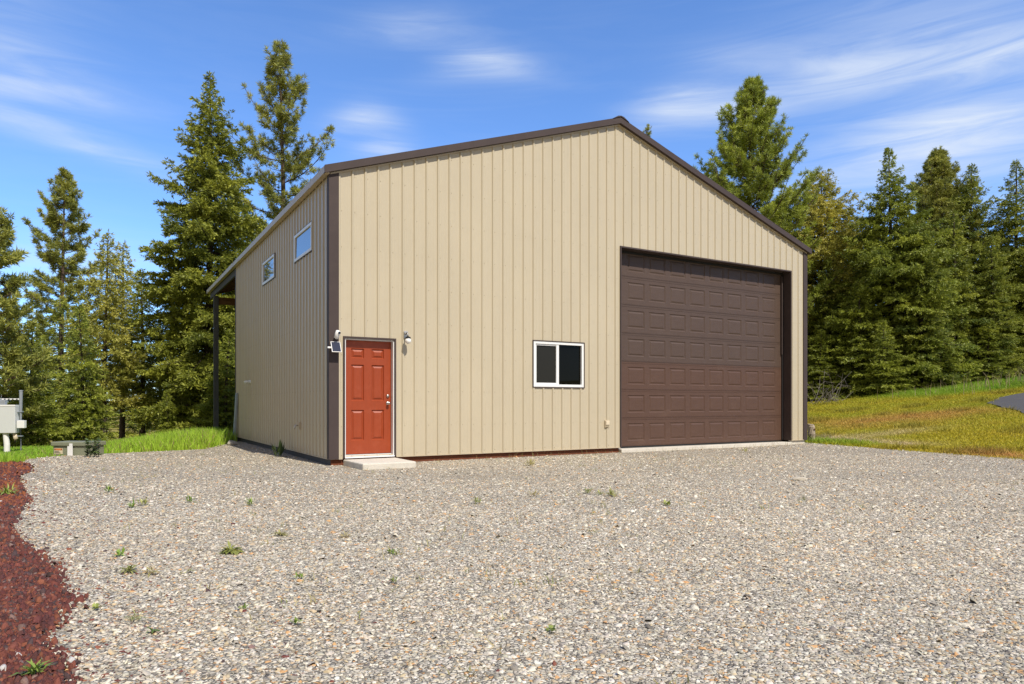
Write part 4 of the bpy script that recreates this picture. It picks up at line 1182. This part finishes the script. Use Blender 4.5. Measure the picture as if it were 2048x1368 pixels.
def build_trees():
    # ---------------- left: individual trees
    loc, H = spot(413, 150, 30.0)
    T = make_fir(101, H, [(0, 1.9), (.08, 2.5), (.25, 2.85), (.42, 2.75), (.55, 2.5), (.68, 2.0), (.78, 1.35), (.86, .9), (.93, .45), (1, .05)], .05, 260, leaf=.13, dens=1.15, c1=np.array([.046, .056, .010]), c2=np.array([.138, .140, .021]))
    T.emit('fir_tree', 'tall full dark fir with pointed top left of the building', loc, .4, M['bark'], GL)
    loc, H = spot(566, 80, 36.0)
    T = make_pine(102, H, [(.2, 2.6), (.35, 2.6), (.5, 2.4), (.62, 2.6), (.74, 2.7), (.82, 2.2), (.9, 1.5), (.97, .8), (1, .3)], .18, 74, twigs=7, K=20, nl=.27, upsw=.42, nw=.019, long_=(.45, 1.15))
    T.emit('pine_tree', 'tallest open crowned pine rising over the left roof corner', loc, 1.2, M['barkred'], GL)
    loc, H = spot(120, 335, 52.0)
    T = make_pine(103, H, [(.1, 3.2), (.3, 3.4), (.5, 3.1), (.65, 2.8), (.8, 2.1), (.92, 1.2), (1, .35)], .22, 78, twigs=6, K=20, nl=.37, nw=.028, upsw=.45, long_=(.5, 1.2))
    T.emit('pine_tree', 'medium pine with bare lower trunk above the utility box', loc, 2.2, M['barkred'], GL)
    loc, H = spot(-40, 400, 21.5)
    T = make_pine(104, H, [(.1, 1.5), (.4, 1.5), (.7, 1.0), (1, .2)], .2, 50, twigs=7, K=18, nl=.22)
    T.emit('pine_tree', 'pine reaching in from the left edge above the service panel', loc, .2, M['barkred'], GL)
    loc, H = spot(207, 470, 29.0)
    bl1, bl2 = np.array([.085, .09, .018]), np.array([.18, .165, .04])
    T = make_fir(105, H, [(0, 1.4), (.3, 1.6), (.6, 1.5), (.8, 1.0), (1, .2)], .24, 130, dens=.8, leaf=.11, c1=bl1, c2=bl2, droop=.1)
    T.emit('fir_tree', 'thin pale green tree just right of the medium pine', loc, 0, M['bark'], GL)
    loc, H = spot(243, 490, 32.0)
    T = make_fir(106, H, [(0, 1.2), (.35, 1.5), (.6, 1.4), (.8, .9), (1, .15)], .34, 110, dens=.75, leaf=.11, c1=bl1, c2=bl2, droop=.1)
    T.emit('fir_tree', 'thin pale tree with sparse top between the medium pine and the tall fir', loc, 1, M['bark'], GL)
    # sources for the filler firs
    loc, H = spot(165, 610, 25.0)
    A = make_fir(111, 8.0, fprof(1.9, .8), .05, 130, c1=np.array([.052, .064, .012]), c2=np.array([.135, .145, .022]))
    fa = A.emit('fir_tree', 'fresh green young fir behind the utility box', loc, .5, M['bark'], GL, scale=H / 8.0)
    loc, H = spot(500, 400, 37.0)
    Bt = make_fir(112, 12.0, fprof(2.5, .75), .04, 170, leaf=.13)
    fb = Bt.emit('fir_tree', 'fir just behind the open rear bay of the building', loc, .5, M['bark'], GL, scale=H / 12.0)
    loc, H = spot(283, 540, 31.0)
    Ct = make_fir(113, 11.0, [(0, 1.0), (.3, 1.3), (.5, 1.5), (.75, 1.0), (1, .1)], .22, 95, dens=.9, r=.17)
    fc = Ct.emit('fir_tree', 'slim fir with visible trunk between the young fir and the tall fir', loc, .5, M['bark'], GL, scale=H / 11.0)
    def put(src, Hs, px, top, d, rz, label, group, name='fir_tree', wide=1.0):
        loc, H = spot(px, top, d); s = H / Hs
        return copy_tree(src, name, label, loc, rz, (s * wide, s * wide, s), group)
    put(fa, 8, 62, 640, 23.5, 1.9, 'low bushy fir behind the service panel', GL, wide=1.25)
    put(fa, 8, 10, 560, 25, 3.0, 'bushy fir at the left edge behind the service panel', GL, wide=1.15)
    put(fc, 11, 345, 560, 35, 2.0, 'slim fir half hidden by the tall fir on its left side', GL, wide=1.2)
    put(fa, 8, 335, 780, 28, 5.2, 'lowest bushy fir in the shade left of the tall fir', GL, wide=1.3)
    put(fc, 11, 470, 470, 33, 4.4, 'slim fir seen between the bay post and the left wall', GL, wide=1.3)
    put(fa, 8, 452, 660, 27.5, 2.6, 'bushy fir behind the bay post of the building', GL, wide=1.3)
    put(fc, 11, 120, 600, 34, 1.0, 'slim dark fir far behind the medium pine', GL, wide=1.6)
    put(fc, 11, 248, 735, 46, 3.3, 'small dark fir far down the slope in the gap between the trunks', GL, wide=2.2)
    put(fb, 12, 395, 520, 40, 1.0, 'wide fir far behind the tall fir', GL, wide=1.2)
    # ---------------- right: individual trees
    loc, H = spot(1490, 152, 40.0)
    T = make_pine(121, H, [(.1, 4.3), (.3, 4.4), (.5, 4.0), (.62, 3.4), (.74, 2.6), (.84, 1.85), (.92, 1.2), (.97, .8), (1, .35)], .08, 150, twigs=9, K=22, nl=.27, upsw=.62, c1=np.array([.058, .074, .016]), c2=np.array([.165, .178, .028]), nw=.019)
    T.emit('pine_tree', 'tall dense bright pine right of the roof peak', loc, .9, M['barkred'], GR)
    loc, H = spot(1283, 243, 58.0)
    T = make_pine(122, H, [(.3, 2.6), (.6, 2.2), (.85, 1.0), (.95, .45), (1, .15)], .3, 60, twigs=5, K=18)
    T.emit('pine_tree', 'distant conifer whose tip alone shows above the roof', loc, .3, M['barkred'], GR)
    loc, H = spot(1640, 345, 42.0)
    T = make_fir(123, H, [(0, 3.9), (.3, 3.9), (.5, 3.5), (.68, 2.9), (.82, 2.0), (.92, 1.2), (1, .25)], .04, 250, dens=.85, leaf=.12, c1=np.array([.085, .085, .018]), c2=np.array([.20, .175, .035]), droop=.02)
    T.emit('fir_tree', 'thin yellowish twiggy tree beside the tall bright pine', loc, .3, M['bark'], GR)
    loc, H = spot(1788, 292, 37.0)
    T = make_fir(124, H, [(0, 3.0), (.2, 3.6), (.4, 3.2), (.6, 2.4), (.72, 1.7), (.82, .85), (.92, .45), (1, .06)], .02, 220, dens=1.05, leaf=.125, c1=np.array([.050, .064, .012]), c2=np.array([.135, .145, .022]))
    T.emit('fir_tree', 'big fir with thin pointed tip on the right, nearest the road', loc, 1.3, M['bark'], GR)
    loc, H = spot(1862, 295, 42.0)
    T = make_pine(125, H, [(.2, 2.6), (.5, 2.7), (.75, 2.5), (.86, 2.0), (.94, 1.1), (1, .4)], .2, 130, twigs=8, K=20, nl=.24, upsw=.5)
    T.emit('pine_tree', 'round topped pine between the two pointed firs on the right', loc, .4, M['barkred'], GR)
    loc, H = spot(1948, 330, 40.0)
    T = make_fir(126, H, [(0, 3.0), (.3, 3.1), (.55, 2.4), (.75, 1.4), (.88, .7), (1, .06)], .03, 210, dens=.95)
    T.emit('fir_tree', 'pointed fir right of the round topped pine', loc, 2.2, M['bark'], GR)
    loc, H = spot(2036, 318, 39.0)
    T = make_fir(127, H, [(0, 2.8), (.3, 2.8), (.55, 2.1), (.75, 1.2), (.88, .6), (1, .06)], .03, 210, dens=.9)
    T.emit('fir_tree', 'pointed fir at the right edge of the picture', loc, 3.1, M['bark'], GR)
    P_ = [(1705, 420, 44, 'bt', 1.2, 'fir in the dip between the thin twiggy tree and the big fir', 1.25),
          (1655, 520, 39, 'bt', 2.4, 'dark fir close to the right wall of the building', 1.25),
          (1720, 560, 36.5, 'a', .2, 'young fir low in front of the dip', 1.4),
          (1840, 440, 35.8, 'bt', 3.7, 'full fir just right of the big pointed fir', 1.15),
          (1905, 420, 37.5, 'bt', 5.0, 'full fir under the round topped pine', 1.15),
          (1990, 470, 37, 'bt', .9, 'full fir below the gap at the far right', 1.2),
          (2075, 440, 38, 'bt', 2.9, 'full fir cut by the right edge behind the road', 1.2),
          (1770, 640, 34.8, 'a', 4.4, 'low spreading fir at the foot of the big fir', 1.6),
          (1880, 640, 35.2, 'a', 5.5, 'low spreading fir at the middle of the right tree line', 1.6),
          (1640, 660, 37, 'a', 1.1, 'low fir behind the dead branches', 1.6),
          (1975, 640, 36.2, 'a', 2.2, 'low spreading fir near the right end of the tree line', 1.7),
          (1580, 480, 43, 'bt', 4.1, 'fir behind the right wall below the bright pine', 1.2),
          (1760, 470, 48, 'bt', .1, 'fir far back behind the big pointed fir', 1.5),
          (1660, 560, 50, 'bt', 2.0, 'fir far back behind the dark fir by the wall', 1.6),
          (1900, 480, 50, 'bt', 3.0, 'fir far back behind the round topped pine', 1.6),
          (2030, 480, 50, 'bt', 4.0, 'fir far back at the right edge', 1.6)]
    for px, top, d, k, rz, lab, wd in P_:
        put(fb if k == 'bt' else fa, 12 if k == 'bt' else 8, px, top, d, rz, lab, GR, wide=wd)
build_trees()

# ------------------------------------------------------------------ camera
cam = bpy.data.cameras.new('camera'); co = bpy.data.objects.new('camera', cam); COL.objects.link(co)
co.location = (0, 0, CAMZ); co.rotation_euler = (R(90), 0, 0)
cam.sensor_width = 36; cam.lens = 36 * F / 2048; cam.shift_y = (HZ - 684) / 2048
cam.clip_start = .05; cam.clip_end = 20000
scene.camera = co

# ------------------------------------------------------------------ light
EL, OFF = R(51), R(6)
nx, ny = DY, -DX                                  # outward normal of the front wall
sx, sy = nx * math.cos(OFF) + DX * math.sin(OFF), ny * math.cos(OFF) + DY * math.sin(OFF)
S = Vector((sx * math.cos(EL), sy * math.cos(EL), math.sin(EL)))
sun = bpy.data.lights.new('sun', 'SUN'); sun.energy = 4.6; sun.angle = R(.5); sun.color = (1, .94, .84)
so = bpy.data.objects.new('sun', sun); COL.objects.link(so); so.rotation_euler = (-S).to_track_quat('-Z', 'Y').to_euler(); so.location = (0, 0, 30)

world = bpy.data.worlds.new('World'); scene.world = world; world.use_nodes = True
nt = world.node_tree; bg = nt.nodes['Background']
sky = N(nt, 'ShaderNodeTexSky'); sky.sky_type = 'NISHITA'; sky.sun_disc = False
sky.sun_elevation = EL; sky.sun_rotation = math.atan2(sx, sy)
sky.altitude = 700; sky.air_density = 1.0; sky.dust_density = .5; sky.ozone_density = 2.5
bg.inputs['Strength'].default_value = .115

def clouds():
    """thin cirrus streaks, fixed in azimuth and elevation"""
    tc = N(nt, 'ShaderNodeTexCoord'); sp = N(nt, 'ShaderNodeSeparateXYZ'); nt.links.new(tc.outputs['Generated'], sp.inputs[0])
    def mth(op, a, b=None, c=None):
        n = N(nt, 'ShaderNodeMath', operation=op)
        for i, v in enumerate((a, b, c)):
            if v is None: continue
            if isinstance(v, (int, float)): n.inputs[i].default_value = v
            else: nt.links.new(v, n.inputs[i])
        return n.outputs[0]
    az = mth('ARCTAN2', sp.outputs[0], sp.outputs[1]); el = mth('ARCSINE', sp.outputs[2])
    def ae(px, py):
        x, z = (px - 1024) / F, (HZ - py) / F
        return math.atan2(x, 1), math.asin(z / math.sqrt(1 + x * x + z * z))
    total = None
    # (px0, py0, px1, py1, half width in px, strength)
    ST = [(-150, 150, 240, 195, 26, .40), (-120, 190, 330, 330, 20, .50), (-200, 90, 150, 60, 60, .25), (880, 125, 1060, 128, 22, .62), (660, 232, 800, 240, 24, .60),
          (720, 290, 830, 300, 20, .40), (1270, 215, 1500, 190, 32, .60), (1480, 185, 2150, 40, 42, .55), (1600, 325, 2200, 180, 50, .62), (1650, 350, 2300, 300, 60, .42),
          (1500, 60, 2200, -40, 60, .16), (1380, 100, 1700, 130, 26, .30), (700, 50, 950, 55, 30, .25), (-100, 520, 300, 500, 40, .30), (1900, 110, 2300, 60, 40, .35)]
    for (x0, y0, x1, y1, w, s) in ST:
        (a0, e0), (a1, e1) = ae(x0, y0), ae(x1, y1)
        ca, ce = (a0 + a1) / 2, (e0 + e1) / 2; ln = math.hypot(a1 - a0, e1 - e0) / 2; an = math.atan2(e1 - e0, a1 - a0)
        da = mth('SUBTRACT', az, ca); de = mth('SUBTRACT', el, ce)
        u = mth('ADD', mth('MULTIPLY', da, math.cos(an) / ln), mth('MULTIPLY', de, math.sin(an) / ln))
        v = mth('ADD', mth('MULTIPLY', da, -math.sin(an) / (w / F)), mth('MULTIPLY', de, math.cos(an) / (w / F)))
        v = mth('ADD', v, mth('MULTIPLY', mth('MULTIPLY', u, u), .35))
        g = mth('EXPONENT', mth('MULTIPLY', mth('ADD', mth('MULTIPLY', u, u), mth('MULTIPLY', v, v)), -1.0))
        g = mth('MULTIPLY', g, s)
        total = g if total is None else mth('ADD', total, g)
    cm = N(nt, 'ShaderNodeCombineXYZ'); nt.links.new(az, cm.inputs[0]); nt.links.new(el, cm.inputs[1])
    mp = N(nt, 'ShaderNodeMapping'); mp.inputs['Scale'].default_value = (4, 34, 1); mp.inputs['Rotation'].default_value = (0, 0, R(-9))
    nt.links.new(cm.outputs[0], mp.inputs[0])
    no = N(nt, 'ShaderNodeTexNoise', Scale=1.0, Detail=9.0, Roughness=.6, Distortion=.9); nt.links.new(mp.outputs[0], no.inputs['Vector'])
    mr = N(nt, 'ShaderNodeMapRange'); mr.inputs['From Min'].default_value = .28; mr.inputs['From Max'].default_value = .72; mr.inputs['To Min'].default_value = .30; mr.inputs['To Max'].default_value = 1.45
    nt.links.new(no.outputs['Fac'], mr.inputs['Value'])
    thin = N(nt, 'ShaderNodeMapRange'); thin.inputs['From Min'].default_value = .45; thin.inputs['From Max'].default_value = .85; thin.inputs['To Max'].default_value = .06
    nt.links.new(no.outputs['Fac'], thin.inputs['Value'])
    fac = mth('MINIMUM', mth('ADD', mth('MULTIPLY', total, mr.outputs[0]), thin.outputs[0]), .92)
    up = N(nt, 'ShaderNodeMapRange'); up.inputs['From Min'].default_value = -.01; up.inputs['From Max'].default_value = .06; nt.links.new(sp.outputs[2], up.inputs['Value'])
    fac = mth('MULTIPLY', fac, up.outputs[0])
    mx = N(nt, 'ShaderNodeMix', data_type='RGBA'); mx.inputs[7].default_value = (6.2, 6.9, 8.0, 1)
    nt.links.new(fac, mx.inputs[0]); gain = N(nt, 'ShaderNodeVectorMath', operation='MULTIPLY'); gain.inputs[1].default_value = (1.13, 1.48, 1.95); nt.links.new(sky.outputs[0], gain.inputs[0])
    # warm tint added to the unseen sky behind the viewer, warming the shade fill
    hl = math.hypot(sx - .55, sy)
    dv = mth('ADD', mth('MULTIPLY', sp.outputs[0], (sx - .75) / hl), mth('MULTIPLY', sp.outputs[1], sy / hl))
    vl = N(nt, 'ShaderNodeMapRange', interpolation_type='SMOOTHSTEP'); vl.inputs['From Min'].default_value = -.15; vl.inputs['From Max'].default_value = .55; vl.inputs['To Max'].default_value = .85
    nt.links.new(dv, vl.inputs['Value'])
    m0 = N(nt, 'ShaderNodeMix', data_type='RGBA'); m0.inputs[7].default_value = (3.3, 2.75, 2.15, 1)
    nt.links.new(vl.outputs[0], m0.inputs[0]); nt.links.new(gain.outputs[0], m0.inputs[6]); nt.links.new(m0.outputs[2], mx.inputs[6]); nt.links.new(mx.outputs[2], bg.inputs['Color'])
clouds()

vs = scene.view_settings
vs.view_transform = 'Standard'; vs.look = 'None'; vs.gamma = 1; vs.exposure = .10; vs.use_curve_mapping = False
scene.cycles.max_bounces = 6; scene.cycles.diffuse_bounces = 3; scene.cycles.glossy_bounces = 3; scene.cycles.transmission_bounces = 4
try: scene.cycles.use_denoising = True; scene.cycles.denoising_input_passes = 'RGB_ALBEDO_NORMAL'; scene.cycles.denoising_prefilter = 'NONE'
except Exception: pass
